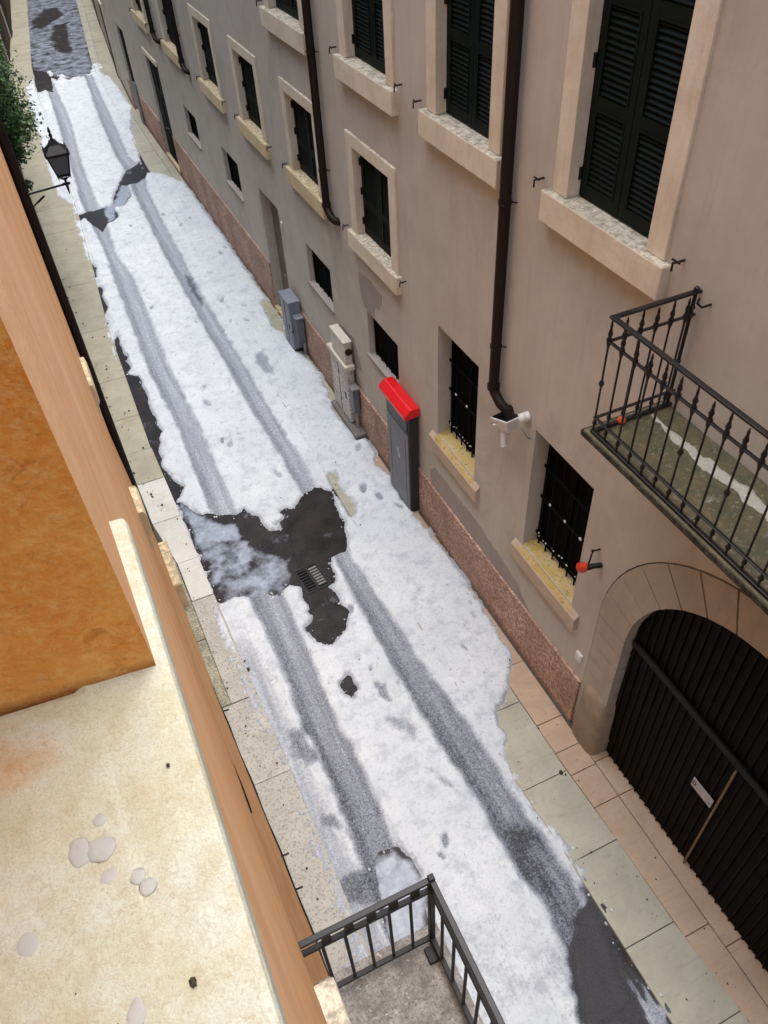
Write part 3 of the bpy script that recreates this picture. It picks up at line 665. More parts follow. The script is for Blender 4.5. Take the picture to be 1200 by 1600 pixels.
# loose clumps of hail along the thawed edges
b = MB(); er = np.random.RandomState(4)
cand = np.argwhere((np.abs(d) < 0.05) & (Y < 24))
for q in cand[er.choice(len(cand), 700, replace=False)]:
    i, j = q; r = float(er.uniform(0.005, 0.016)) * (0.6 if er.rand() < 0.6 else 1.2)
    zb = float(base[i, j]) + r * 0.3 + max(float(thick[i, j]) * 0.3, 0) * (d[i, j] > 0)
    b.ball((float(X[i, j]) + er.uniform(-.015, .015), float(Y[i, j]) + er.uniform(-.015, .015), zb), r, 6, 4, (1, 1.2, 0.6), 0.3)
tag(b.build('hail_clumps', M['hail']), label='loose clumps of hail along the thawed edges of the street', kind='stuff')

# ------------------------------------------------------------------ right-hand building
W = 3.92
bld = empty('apartment_building', 'taupe plastered building with dark shutters and cream stone window surrounds', 'building')
AY, AZ, AR, AO = 1.85, 2.28, 1.54, 1.985          # gate arch: centre, inner and outer radius

frames_A = [(3.99, 5.43), (6.30, 7.78), (8.59, 10.17), (11.40, 13.15)]
frames_B = [(8.66, 10.22), (11.33, 12.93), (14.14, 15.76), (16.98, 18.62), (20.55, 22.2), (24.2, 25.9)]
bars = [(6.53, 7.56, 2.03, 3.77), (4.27, 5.31, 1.93, 3.72)]
smalls = [(8.82, 9.93, 1.97, 2.76), (11.48, 12.65, 1.95, 2.71), (16.8, 18.05, 1.93, 2.70), (20.35, 21.6, 1.93, 2.63)]
doors = [(14.15, 15.35, 0.03, 2.74), (24.15, 25.85, 0.03, 2.88), (29.3, 30.5, 0.03, 2.75)]
holes = []
for a, c in frames_A: holes.append((a, c, 5.94, 8.45))
for a, c in frames_B: holes.append((a, c, 3.66, 5.32))
holes += bars + smalls + doors
arch = [(AY - AO, -0.02)] + [(AY - AO * math.cos(math.pi * k / 32), AZ + AO * math.sin(math.pi * k / 32)) for k in range(33)] + [(AY + AO, -0.02)]
outer = [(-14, -0.06), (30.9, -0.06), (30.9, 10.0), (-14, 10.0)]
loops = [outer] + [[(h[0], h[2]), (h[1], h[2]), (h[1], h[3]), (h[0], h[3])] for h in holes] + [arch]
vv = [p for l in loops for p in l]
tris = tessellate_polygon([[Vector((p[0], p[1], 0)) for p in l] for l in loops])
b = MB(); b.add([(W, p[0], p[1]) for p in vv], [tuple(t) for t in tris])
DEP = {}
for h in holes:
    dep = 0.26 if h in bars or h in smalls or h in doors else 0.02
    y0, y1, z0, z1 = h
    for q in ([(W, y0, z0), (W, y0, z1), (W + dep, y0, z1), (W + dep, y0, z0)], [(W, y1, z0), (W, y1, z1), (W + dep, y1, z1), (W + dep, y1, z0)],
              [(W, y0, z1), (W, y1, z1), (W + dep, y1, z1), (W + dep, y0, z1)], [(W, y0, z0), (W, y1, z0), (W + dep, y1, z0), (W + dep, y0, z0)]):
        b.add(q, [(0, 1, 2, 3)])
wall = b.build('wall', M['plaster'], bld)
# body of the building behind its openings
b = MB(); b.box(W + 0.6, W + 8, -14, 30.9, -0.06, 10.0); b.box(W, W + 8, -14, 30.9, 10.0, 10.12); b.build('body', M['void'], bld)
# eaves, unseen; building kept low so more light reaches the orange front
b = MB(); b.box(W - 0.55, W + 8, -14, 30.9, 10.14, 10.3); b.build('roof', M['stem'], bld)

def shutters(win, y0, y1, x, z0, z1, mids, mat, slat=0.042):
    """a pair of louvred leaves"""
    ym = (y0 + y1) / 2
    for a, c in ((y0, ym - 0.004), (ym + 0.004, y1)):
        s = MB(); st = 0.075
        s.box(x, x + 0.045, a, a + st, z0, z1); s.box(x, x + 0.045, c - st, c, z0, z1)
        levels = [z0] + list(mids) + [z1]
        rails = [(z0, z0 + 0.11)] + [(m_ - 0.045, m_ + 0.045) for m_ in mids] + [(z1 - 0.1, z1)]
        for r0, r1 in rails: s.box(x + 0.001, x + 0.044, a + st, c - st, r0, r1)
        for (q0, q1), (p0, p1) in zip(rails[:-1], rails[1:]):
            z = q1 + 0.012
            # raised bead round the louvre field
            s.box(x - 0.006, x + 0.012, a + st - 0.002, a + st + 0.014, q1, p0); s.box(x - 0.006, x + 0.012, c - st - 0.014, c - st + 0.002, q1, p0)
            s.box(x - 0.006, x + 0.012, a + st + 0.014, c - st - 0.014, p0 - 0.014, p0 + 0.002)
            while z < p0 - 0.02:
                s.add([(x + 0.006, a + st, z), (x + 0.006, c - st, z), (x + 0.040, c - st, z + 0.034), (x + 0.040, a + st, z + 0.034),
                       (x + 0.006, a + st, z + 0.008), (x + 0.006, c - st, z + 0.008), (x + 0.040, c - st, z + 0.042), (x + 0.040, a + st, z + 0.042)],
                      [(0, 1, 2, 3), (4, 5, 6, 7), (0, 1, 5, 4), (2, 3, 7, 6)])
                z += slat
        s.box(x + 0.046, x + 0.05, a, c, z0, z1)
        s.build('shutter', mat, win)
    for zz in (z0 + 0.18, (z0 + z1) / 2, z1 - 0.2):
        for q in (y1 + 0.004, y0 - 0.004):
            k = MB(); k.tube([(x - 0.012, q, zz - 0.05), (x - 0.012, q, zz + 0.05)], 0.016, 8); k.build('hinge', M['iron'], win)

def hook(y, z, par):
    h = MB(); h.tube([(W + 0.01, y, z), (W - 0.07, y, z), (W - 0.085, y + 0.02, z - 0.01), (W - 0.085, y + 0.02, z - 0.07)], 0.009, 6)
    h.tube([(W - 0.07, y - 0.03, z + 0.004), (W - 0.07, y + 0.05, z + 0.004)], 0.008, 6)
    h.build('shutter_hook', M['iron'], par)

def stone_window(a, c, zb, zs, zt, fw, ft, stone, mids, slat, sill_out=0.095, sill_over=0.07):
    """stone surround with jambs, lintel, sill and closed louvred shutters"""
    m = MB()
    m.box(W - 0.028, W + 0.16, a, a + fw, zs, zt - ft); m.box(W - 0.028, W + 0.16, c - fw, c, zs, zt - ft)
    m.box(W - 0.030, W + 0.16, a, c, zt - ft, zt)
    win = m.build('window', M['stone'], bld, bevel=0.008)
    s = MB(); s.box(W - sill_out, W + 0.17, a - sill_over, c + sill_over, zb, zs - 0.002)
    s.build('sill', stone, win, bevel=0.012)
    shutters(win, a + fw + 0.004, c - fw - 0.004, W + 0.095, zs + 0.01, zt - ft - 0.005, mids, M['green'], slat)
    return win
for i, (a, c) in enumerate(frames_A):
    win = stone_window(a, c, 5.95, 6.22, 8.45, 0.205, 0.21, M['stone'], (6.96, 7.66), 0.043)
    hook(c + 0.17, 6.26, win); hook(a - 0.17, 6.30, win)
for i, (a, c) in enumerate(frames_B):
    win = stone_window(a, c, 3.68, 3.94, 5.32, 0.20, 0.17, M['stone'] if i == 0 else M['stone_low'], (4.42,), 0.036, 0.085, 0.06)
    hook(c + 0.2, 3.92, win); hook(a - 0.2, 3.94, win)

# barred windows: deep reveal, iron grille with hail caught on its collars, lichened sill
for (a, c, z0, z1) in bars:
    m = MB(); m.box(W + 0.20, W + 0.24, a, a + 0.05, z0, z1); m.box(W + 0.20, W + 0.24, c - 0.05, c, z0, z1)
    m.box(W + 0.20, W + 0.24, a + 0.05, c - 0.05, z1 - 0.06, z1); m.box(W + 0.20, W + 0.24, (a + c) / 2 - 0.03, (a + c) / 2 + 0.03, z0, z1 - 0.06)
    win = m.build('window', M['gate'], bld)
    k = MB(); k.box(W + 0.225, W + 0.232, a + 0.05, c - 0.05, z0, z1 - 0.06); k.build('pane', M['void'], win)
    gm = MB(); n = 7; x = W + 0.175
    for j in range(n):
        y = a + (c - a) * (j + 0.5) / n
        gm.tube([(x, y, z0), (x, y, z1)], 0.010, 8)
        for fz in (0.09, 0.30, 0.55, 0.8): gm.ball((x, y, z0 + (z1 - z0) * fz), 0.017, 8, 5)
    for fz in (0.09, 0.42, 0.68):
        zz = z0 + (z1 - z0) * fz
        gm.box(x - 0.006, x + 0.006, a, c, zz - 0.02, zz + 0.02)
    gm.build('grille', M['gate'], win)
    hm = MB()
    for j in range(n):
        y = a + (c - a) * (j + 0.5) / n
        for r in range(2): hm.ball((x - 0.012 + rnd.uniform(-.01, .01), y + rnd.uniform(-0.05, 0.05), z0 + (z1 - z0) * 0.105 + rnd.uniform(-.03, .03)), rnd.uniform(0.005, 0.010), 6, 4, (1.2, 1.5, 0.9), 0.3)
    for j in range(3):
        y = a + (c - a) * (j * 2 + 1.6) / n
        hm.ball((x - 0.012, y, z0 + (z1 - z0) * 0.435), 0.016, 6, 4, (1, 1.4, 1), 0.3)
    tag(hm.build('caught_hail', M['white'], win), kind='stuff')
    s = MB(); zt = z0 - 0.006
    s.add([(W - 0.065, a - 0.16, zt - 0.085), (W - 0.065, c + 0.16, zt - 0.085), (W + 0.02, c + 0.16, zt - 0.0), (W + 0.02, a - 0.16, zt),
           (W - 0.065, a - 0.16, zt - 0.29), (W - 0.065, c + 0.16, zt - 0.29), (W + 0.02, c + 0.16, zt - 0.29), (W + 0.02, a - 0.16, zt - 0.29)],
          [(0, 1, 2, 3), (0, 1, 5, 4), (0, 3, 7, 4), (1, 2, 6, 5), (4, 5, 6, 7), (2, 3, 7, 6)])
    s.build('sill', M['sill_plaster'] if 'sill_plaster' in M else M.setdefault('sill_plaster', simple('beige_sill', lin((196, 178, 158)), lin((178, 160, 142)), 6, 0.85, 0.2, 0.3)), win, bevel=0.006)
    s = MB(); s.add([(W - 0.055, a - 0.05, zt - 0.070), (W - 0.055, c + 0.05, zt - 0.070), (W + 0.018, c, z0 + 0.004), (W + 0.20, c, z0 + 0.008), (W + 0.20, a, z0 + 0.008), (W + 0.018, a, z0 + 0.004)],
                    [(0, 1, 2, 5), (5, 2, 3, 4)])
    t = M.get('lichen')
    if t is None:
        q = NT('lichened_stone')
        cc = q.mix(q.ramp(q.noise(7, 5, 0.65), [(0.4, (0, 0, 0)), (0.62, (1, 1, 1))]), lin((190, 170, 126)), lin((182, 158, 88)))
        cc = q.mix(q.ramp(q.noise(19, 4, 0.6), [(0.56, (0, 0, 0)), (0.64, (1, 1, 1))]), cc, lin((150, 132, 84)))
        q.bump(q.noise(40, 4), 0.3, 0.006); M['lichen'] = q.out(cc, 0.8, 0.2)
    s.build('sill_top', M['lichen'], win)
# small cellar windows
for (a, c, z0, z1) in smalls:
    m = MB(); m.box(W + 0.10, W + 0.14, a, c, z0, z0 + 0.05); m.box(W + 0.10, W + 0.14, a, c, z1 - 0.05, z1)
    m.box(W + 0.10, W + 0.14, a, a + 0.05, z0 + .05, z1 - .05); m.box(W + 0.10, W + 0.14, c - 0.05, c, z0 + .05, z1 - .05)
    win = m.build('window', M['gate'], bld)
    k = MB(); k.box(W + 0.12, W + 0.13, a + 0.05, c - 0.05, z0 + 0.05, z1 - 0.05); k.build('pane', M['void'], win)
    k = MB()
    for j in range(6): k.tube([(W + 0.085, a + (c - a) * (j + .5) / 6, z0), (W + 0.085, a + (c - a) * (j + .5) / 6, z1)], 0.009, 6)
    k.build('grille', M['gate'], win)
    s = MB(); s.box(W - 0.03, W + 0.095, a - 0.05, c + 0.05, z0 - 0.06, z0 + 0.004); s.build('sill', M['patch'], win, bevel=0.006)
# doors
M['door_wood'] = simple('worn_taupe_door', lin((120, 106, 96)), lin((104, 92, 84)), 5, 0.7, 0.2, 0.2)
for i, (a, c, z0, z1) in enumerate(doors):
    m = MB(); ym = (a + c) / 2; W_, W = W, (W - 0.13 if i else W)
    m.box(W + 0.2, W + 0.25, a + 0.0, c, z0, z1)
    for q0, q1 in ((a + 0.08, ym - 0.06), (ym + 0.06, c - 0.08)):
        for r0, r1 in ((0.15, 0.9), (1.05, 1.9), (2.0, z1 - 0.15)): m.box(W + 0.185, W + 0.2, q0, q1, z0 + r0, r1)
    dr = m.build('door', M['gate'] if i else M['door_wood'], bld, bevel=0.006)
    k = MB(); k.tube([(W + 0.2, ym - 0.03, 1.05), (W + 0.14, ym - 0.03, 1.05), (W + 0.14, ym + 0.08, 1.05)], 0.012, 8); k.build('handle', M['brass'], dr)
    k = MB(); k.box(W_ - 0.05, W_ + 0.05, a - 0.02, c + 0.02, 0.0, 0.10); k.build('doorstep', M['stone_low'], dr, bevel=0.008)
    if i == 1:
        k = MB(); k.box(W_ - 0.05, W_ - 0.001, a - 0.06, c + 0.06, z1 + 0.02, z1 + 0.14); k.build('door_hood', M['stone'], dr, bevel=0.008)
    W = W_

# granular pink plinth, broken by doors and arch
b = MB()
for y0, y1, zt in ((-14, AY - AO - 0.02, 0.92), (AY + AO + 0.02, 14.13, 0.925), (15.37, 24.1, 1.12), (25.9, 29.25, 1.0), (30.55, 30.9, 1.0)):
    b.box(W - 0.032, W + 0.05, y0, y1, -0.05, zt)
b.build('plinth', M['plinth'], bld, bevel=0.008)
# repaired plaster
def ragged(pts):
    o = []
    for (a0, b0), (a1, b1) in zip(pts, pts[1:] + pts[:1]):
        n = max(1, int(math.hypot(a1 - a0, b1 - b0) / 0.06))
        for k in range(n):
            q = k / n; flat = b0 == b1 and b0 < 0.95
            o.append((a0 + (a1 - a0) * q + rnd.gauss(0, 0.010), b0 + (b1 - b0) * q + (0 if flat else rnd.gauss(0, 0.012))))
    return o
def patch(pts, name='plaster_patch', mat='patch'):
    m = MB(); pts = ragged(pts); m.prism(pts, 0, W - 0.004, W + 0.004); return m.build(name, M[mat], bld)
patch([(5.0, 0.93), (7.75, 0.93), (7.8, 1.18), (7.62, 1.33), (6.4, 1.34), (5.72, 1.25), (5.35, 1.18)])
patch([(9.62, 2.80), (10.02, 2.78), (10.12, 2.95), (10.15, 3.3), (9.75, 3.36), (9.3, 3.30), (9.42, 3.0), (9.58, 3.02)])
patch([(10.3, 1.35), (11.1, 1.3), (11.3, 1.8), (10.6, 1.9)])

# arch of voussoirs with open dark joints
b = MB(); n = 15; gap = 0.011
for k in range(n):
    a0 = math.pi * k / n + gap / AO; a1 = math.pi * (k + 1) / n - gap / AO
    sub = 4; pts = []
    for j in range(sub + 1):
        a = a0 + (a1 - a0) * j / sub; pts.append((AY + (AO - 0.014) * math.cos(a), AZ + (AO - 0.014) * math.sin(a)))
    for j in range(sub, -1, -1):
        a = a0 + (a1 - a0) * j / sub; pts.append((AY + AR * math.cos(a), AZ + AR * math.sin(a)))
    b.prism(pts, 0, W - 0.012, W + 0.24)
for s_ in (1, -1):
    zz = [0.0, 1.02, 1.26, 1.52, 1.78, 2.03, AZ]
    for z0, z1 in zip(zz[:-1], zz[1:]):
        y0, y1 = AY + s_ * AR, AY + s_ * (AO - 0.014)
        b.box(W - 0.012, W + 0.24, min(y0, y1), max(y0, y1), z0 + 0.007, z1 - 0.007)
arch_o = b.build('arch', M['stone_arch'] if 'stone_arch' in M else plaster('arch_stone', lin((180, 172, 158))[:3], lin((164, 154, 140))[:3], lin((194, 184, 168))[:3]), bld, bevel=0.002)
b = MB()
loop = [(AY + AO, 0.0)] + [(AY + AO * math.cos(math.pi * k / 40), AZ + AO * math.sin(math.pi * k / 40)) for k in range(41)] + [(AY - AO, 0.0)]
inn_ = [(AY + (AR + .02), 0.0)] + [(AY + (AR + .02) * math.cos(math.pi * k / 40), AZ + (AR + .02) * math.sin(math.pi * k / 40)) for k in range(41)] + [(AY - AR - .02, 0.0)]
N = len(loop)
b.add([(W + 0.030, p[0], p[1]) for p in loop] + [(W + 0.030, p[0], p[1]) for p in inn_], [(i, i + 1, N + i + 1, N + i) for i in range(N - 1)])
b.build('arch_joint', M['stem'], bld)
# guard stones at the foot of the arch
for s_ in (1, -1):
    b = MB()
    prof = [(0.30, 0.0), (0.30, 0.25), (0.285, 0.8), (0.26, 1.02), (0.20, 1.12), (0.05, 1.14)]
    yc = AY + s_ * (AR + 0.17)
    rings = []
    for r, z in prof:
        ring = []
        for k in range(20):
            a = 2 * math.pi * k / 20
            cx, sy = math.cos(a), math.sin(a)
            e = 0.45
            ring.append((W + 0.13 + r * 0.78 * math.copysign(abs(cx) ** e, cx), yc + r * 0.78 * math.copysign(abs(sy) ** e, sy), z))
        rings.append(ring)
    vs = [v for r_ in rings for v in r_]
    fs = [(i * 20 + k, i * 20 + (k + 1) % 20, (i + 1) * 20 + (k + 1) % 20, (i + 1) * 20 + k) for i in range(len(rings) - 1) for k in range(20)]
    b.add(vs, fs, True); b.add(rings[-1], [tuple(range(20))])
    b.build('guard_stone', M['guard'] if 'guard' in M else simple('guard_stone_grey', lin((160, 142, 122)), lin((136, 120, 102)), 5, 0.85, 0.2, 0.3), bld)

# gate of dark boards
X0 = W + 0.13
b = MB(); y = AY - AR + 0.01; pw = 0.098
def archz(yv): return AZ + math.sqrt(max(AR ** 2 - (yv - AY) ** 2, 0.0)) - 0.004
while y < AY + AR - 0.02:
    y1 = min(y + pw, AY + AR - 0.01)
    b.prism([(y, 0.06), (y1 - 0.012, 0.06), (y1 - 0.012, archz(y1 - 0.012)), ((y + y1) / 2, archz((y + y1) / 2)), (y, archz(y))], 0, X0, X0 + 0.04)
    b.prism([(y1 - 0.03, 0.06), (y1 - 0.008, 0.06), (y1 - 0.008, archz(y1 - 0.008)), (y1 - 0.03, archz(y1 - 0.03))], 0, X0 - 0.02, X0)
    y += pw
b.box(X0 + 0.041, X0 + 0.06, AY - AR + 0.01, AY + AR - 0.01, 0.05, AZ)
gate = b.build('gate', M['gate_boards'], bld)
b = MB(); b.box(X0 - 0.05, X0 - 0.022, AY - AR + 0.02, AY + AR - 0.02, AZ - 0.05, AZ + 0.04); b.build('gate_rail', M['iron2'] if 'iron2' in M else simple('worn_rail_paint', (0.010, 0.011, 0.011), (0.015, 0.016, 0.015), 8, 0.6, 0.15, 0.1), gate, bevel=0.004)
b = MB(); b.tube([(X0 - 0.04, AY, 0.06), (X0 - 0.04, AY, AZ - 0.09)], 0.013, 8); b.build('edge_strip', M['brass'], gate)
b = MB(); b.box(X0 - 0.027, X0 - 0.0215, 1.90, 2.18, 1.31, 1.465); plate = b.build('sign_plate', M['plate'] if 'plate' in M else simple('grey_sign_plate', (0.50, 0.50, 0.51), (0.42, 0.42, 0.43), 15, 0.5, 0.4, 0.03), gate)
b = MB(); b.tube([(X0 - 0.0275, 2.15 + 0.02 * math.cos(a), 1.39 + 0.03 * math.sin(a)) for a in [i * math.pi / 6 for i in range(13)]], 0.005, 5, False)
b.box(X0 - 0.0295, X0 - 0.0272, 1.93, 1.94, 1.35, 1.37)
b.build('plate_mark', M['iron'], gate)

# downpipes with a kick into the wall
def downpipe(y, z, r=0.058, light=False):
    p = MB(); x = W - 0.085
    p.tube([(x, y, 10.0), (x, y, z + 0.03), (x, y - 0.03, z - 0.03), (x + 0.0, y - 0.16, z - 0.10), (x + 0.02, y - 0.24, z - 0.13), (x + 0.10, y - 0.27, z - 0.16)], r, 14)
    p.tube([(x, y, z + 0.0), (x, y, z + 0.06)], r * 1.22, 14)
    o = p.build('downpipe', M['pipe'], bld)
    for zz in (z + 0.55, z + 2.1, z + 4.0):
        k = MB()
        k.tube([(x, y, zz - 0.018), (x, y, zz + 0.018)], r * 1.12, 14)
        k.tube([(x, y + 0.02, zz), (W + 0.01, y - 0.085, zz)], 0.007, 6)
        k.tube([(x - r * 1.1, y - 0.02, zz), (x - r * 1.1, y - 0.1, zz + 0.005)], 0.006, 6)
        k.build('pipe_clip', M['pipe'], o)
for y, z in ((6.06, 3.80), (11.08, 3.96), (20.15, 3.9), (23.15, 3.9)): downpipe(y, z)
# short pale pipe shoes at the corner of the building
for y in (29.0, 29.22):
    b = MB(); b.tube([(W - 0.07, y, 0.03), (W - 0.07, y, 1.3)], 0.045, 10); b.build('pipe_shoe', M['grey_metal'], bld)

# balcony with knopped iron railing
BZ, BX, BY = 5.18, 3.155, 3.68
b = MB()
b.box(BX, W, -2.6, BY, BZ - 0.05, BZ); b.box(BX + 0.03, W, -2.6, BY - 0.03, BZ - 0.09, BZ - 0.052); b.box(BX + 0.10, W, -2.6, BY - 0.1, BZ - 0.15, BZ - 0.092)
bal = b.build('balcony', M['moss'], bld, bevel=0.01)
q_ = NT('dirty_stone_edge'); cq = q_.mix(q_.ramp(q_.noise(18, 6, 0.75), [(0.4, (0, 0, 0)), (0.62, (1, 1, 1))]), (0.018, 0.016, 0.011), (0.075, 0.072, 0.055)); cq = q_.mix(q_.ramp(q_.noise(26, 5, 0.75, q_.map(loc=(3, 3, 3))), [(0.64, (0, 0, 0)), (0.70, (1, 1, 1))]), cq, (0.30, 0.29, 0.25)); q_.bump(q_.noise(30, 5, 0.7), 0.7, 0.02); M['edge'] = q_.out(cq, 0.8, 0.2)
m = MB(); m.box(BX - 0.012, BX - 0.001, -2.6, BY + 0.012, BZ - 0.055, BZ - 0.004); m.box(BX, W, BY + 0.001, BY + 0.012, BZ - 0.055, BZ - 0.004); m.box(BX + 0.018, BX + 0.028, -2.6, BY - 0.02, BZ - 0.092, BZ - 0.056); m.build('slab_edge', M['edge'], bal, bevel=0.004)
RX, RY = BX + 0.035, BY - 0.07
def rail(name, z, hw, hh):
    m = MB(); m.box(RX - hw, RX + hw, -2.6, RY + hw, z - hh, z + hh); m.box(RX + hw, W, RY - hw, RY + hw, z - hh, z + hh); m.build(name, M['iron_wet'], bal, bevel=0.003)
t = NT('wet_black_iron'); M['iron_wet'] = t.out(t.mix(t.noise(20, 4), (0.006, 0.006, 0.007), (0.016, 0.016, 0.018)), 0.35, 0.4)
rail('handrail', 6.17, 0.019, 0.010); rail('upper_rail', 5.985, 0.013, 0.006); rail('lower_rail', 5.325, 0.013, 0.006); rail('foot_rail', BZ + 0.02, 0.016, 0.010)
def baluster(x, y, k):
    m = MB()
    pr_ = [(0.009, BZ + 0.03), (0.009, BZ + 0.075), (0.019, BZ + 0.095), (0.012, BZ + 0.115), (0.008, BZ + 0.16)]
    if k % 3 == 0: pr_ += [(0.008, 5.60), (0.020, 5.625), (0.020, 5.64), (0.008, 5.665)]
    pr_ += [(0.008, 5.93), (0.016, 5.965), (0.022, 6.0), (0.012, 6.02), (0.019, 6.045), (0.008, 6.085), (0.011, 6.10)]
    pr_ += [(0.007, 6.13), (0.007, 6.158)] if k % 2 == 0 else [(0.003, 6.135)]
    m.tube([(x, y, z) for r, z in pr_], [r for r, z in pr_], 8)
    m.build('baluster', M['iron_wet'], bal)
k = 0; y = RY
while y > -2.5: baluster(RX, y, k); y -= 0.142; k += 1
for k in range(1, 6): baluster(RX + (W - RX) * k / 5.6, RY, k + (2 if k == 5 else 0))
m = MB(); m.tube([(W - 0.04, RY, BZ), (W - 0.04, RY, 6.19)], 0.014, 8)
for z in (5.6, 5.98, 6.05, 6.19, 5.3): m.ball((W - 0.04, RY, z), 0.022, 8, 5)
m.build('railing_post', M['iron_wet'], bal)
m = MB(); m.tube([(W + .01, RY - 0.12 - 0.05 * 0, 6.12), (W - 0.08, RY - .12, 6.12), (W - 0.11, RY - .1, 6.15), (W - 0.08, RY - .08, 6.17)], 0.009, 6); m.build('wall_hook', M['iron'], bal)
# pale residue lying in a strip along the balcony floor
xs = np.arange(3.5, 3.9, 0.012); ys = np.arange(-2.4, 3.6, 0.02)
X, Y = np.meshgrid(xs, ys)
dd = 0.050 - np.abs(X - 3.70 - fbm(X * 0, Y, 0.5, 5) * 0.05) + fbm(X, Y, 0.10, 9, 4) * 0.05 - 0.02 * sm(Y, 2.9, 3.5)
tag(grid_mesh('residue_strip', xs, ys, BZ + np.where(dd > 0, 0.004 + np.minimum(dd * 0.5, 0.016), dd * 0.5), dd > -0.012, simple('pale_residue_grit', (0.46, 0.44, 0.38), (0.30, 0.29, 0.24), 30, 0.7, 0.3, 0.5, 0.004)), label='pale strip of gritty residue along the mossy balcony floor', kind='stuff')

# far block round the bend, and an unseen end block added against sky light
def far_block(name, label, foot, depth_dir, h, mat, plinth_mat=None):
    r = empty(name, label, 'building')
    m = MB()
    for (xa, ya), (xb, yb) in zip(foot[:-1], foot[1:]):
        m.add([(xa, ya, -0.05), (xb, yb, -0.05), (xb, yb, h), (xa, ya, h)], [(0, 1, 2, 3)])
    o = m.build('wall', mat, r)
    m = MB()
    for (xa, ya), (xb, yb) in zip(foot[:-1], foot[1:]):
        m.add([(xa + depth_dir * 0.02, ya, h), (xb + depth_dir * 0.02, yb, h), (xb + depth_dir * 8, yb, h), (xa + depth_dir * 8, ya, h)], [(0, 1, 2, 3)])
        m.add([(xa + depth_dir * 0.6, ya, -0.05), (xb + depth_dir * 0.6, yb, -0.05), (xb + depth_dir * .6, yb, h), (xa + depth_dir * .6, ya, h)], [(0, 1, 2, 3)])
    m.build('roof', M['stem'], r)
    return r
fr_ = [(W, 30.92), (3.95, 31.5), (4.17, 35.1), (4.58, 39.6), (5.13, 45.6), (6.2, 57)]
fb = far_block('street_block', 'plastered house round the street bend beyond the taupe building', fr_, 1, 10.2, M['plaster'])
def on_foot(foot, y):
    for (xa, ya), (xb, yb) in zip(foot[:-1], foot[1:]):
        if ya <= y <= yb: 
            t = (y - ya) / (yb - ya); ang = math.atan2(xb - xa, yb - ya); return xa + (xb - xa) * t, ang
def far_opening(foot, y, w, z0, z1, root, name, side):
    x, a = on_foot(foot, y)
    mt = Matrix.Translation((x, y, 0)) @ Matrix.Rotation(-a, 4, 'Z')
    m = MB(); m.box(-0.05 if side > 0 else -0.02, 0.02 if side > 0 else 0.05, -w / 2 - 0.15, w / 2 + 0.15, z0 - 0.15, z1 + 0.15, mt); o = m.build(name, M['stone'], root)
    m = MB(); m.box(-0.07 if side > 0 else 0.051, -0.051 if side > 0 else 0.07, -w / 2, w / 2, z0, z1, mt); m.build('shutter' if name == 'window' else 'leaf', M['green'], o)
for y in (33.5, 37.5, 41.5, 46): far_opening(fr_, y, 1.1, 3.9, 5.1, fb, 'window', 1)
for y in (35.3, 43.6): far_opening(fr_, y, 1.2, 0.05, 2.4, fb, 'door', 1)
eb = MB(); eb.box(-3, 12, 57, 58, -0.05, 11); e0 = eb.build('street_block', M['plaster']); tag(e0, 'plain plastered block added out of view against sky light at the street end', 'building')

# ------------------------------------------------------------------ left-hand building, the one the view is taken from
lb = empty('apartment_building', 'orange plastered building with cream stone sill nearest the viewer', 'building')
def xf(y): return -0.033 - 0.024 * y if y > -1 else -0.009
def xl(y, z):
    return xf(y) + (px(WLB, y) - xf(y)) * (1 - min(max(z, 0) / 2.4, 1)) if y < 9.3 else xf(y)
JY = 0.434; ZS = 8.45
yst = [-8, -5, -3, -1.2, JY, 0.7, 1.2, 2, 3, 4, 5, 6, 7, 8, 8.9, 9.25]
zst = [-0.05, 0.3, 0.8, 1.4, 2.0, 2.4, 3.5, 5, 7, ZS - 0.06, 10.3, 11.8]
b = MB()
for y0, y1 in zip(yst[:-1], yst[1:]):
    for z0, z1 in zip(zst[:-1], zst[1:]):
        if -1.3 < y0 < JY - 0.01 and abs(z0 - (ZS - 0.06)) < 0.01: continue
        b.add([(xl(y0, z0), y0, z0), (xl(y1, z0), y1, z0), (xl(y1, z1), y1, z1), (xl(y0, z1), y0, z1)], [(0, 1, 2, 3)])
lw = b.build('wall', M['orange'], lb)
b = MB(); b.add([(-0.9, -8, -0.05), (-0.9, 9.25, -0.05), (-0.9, 9.25, 11.8), (-0.9, -8, 11.8)], [(0, 1, 2, 3)])
b.add([(xf(9.25), 9.25, -0.05), (-0.9, 9.25, -0.05), (-0.9, 9.25, 11.8), (xf(9.25), 9.25, 11.8)], [(0, 1, 2, 3)])
b.add([(-0.05, -8, 11.8), (-8, -8, 11.8), (-8, 9.25, 11.8), (-0.25, 9.25, 11.8)], [(0, 1, 2, 3)])
b.build('roof', M['stone'], lb)  # unseen room back and roof; pale back brightens sill, height dims opposite wall
# jambs and head of the window
b = MB()
b.add([(xf(JY), JY, ZS - 0.06), (-0.9, JY + 0.075, ZS - 0.06), (-0.9, JY + 0.075, 10.3), (xf(JY), JY, 10.3)], [(0, 1, 2, 3)])
b.add([(xf(-1.2), -1.2, ZS - 0.06), (-0.9, -1.3, ZS - 0.06), (-0.9, -1.3, 10.3), (xf(-1.2), -1.2, 10.3)], [(0, 1, 2, 3)])
b.add([(xf(-1.2), -1.2, 10.3), (-0.9, -1.3, 10.3), (-0.9, JY + 0.075, 10.3), (xf(JY), JY, 10.3)], [(0, 1, 2, 3)])
b.build('window_jamb', M['limewash'], lb)
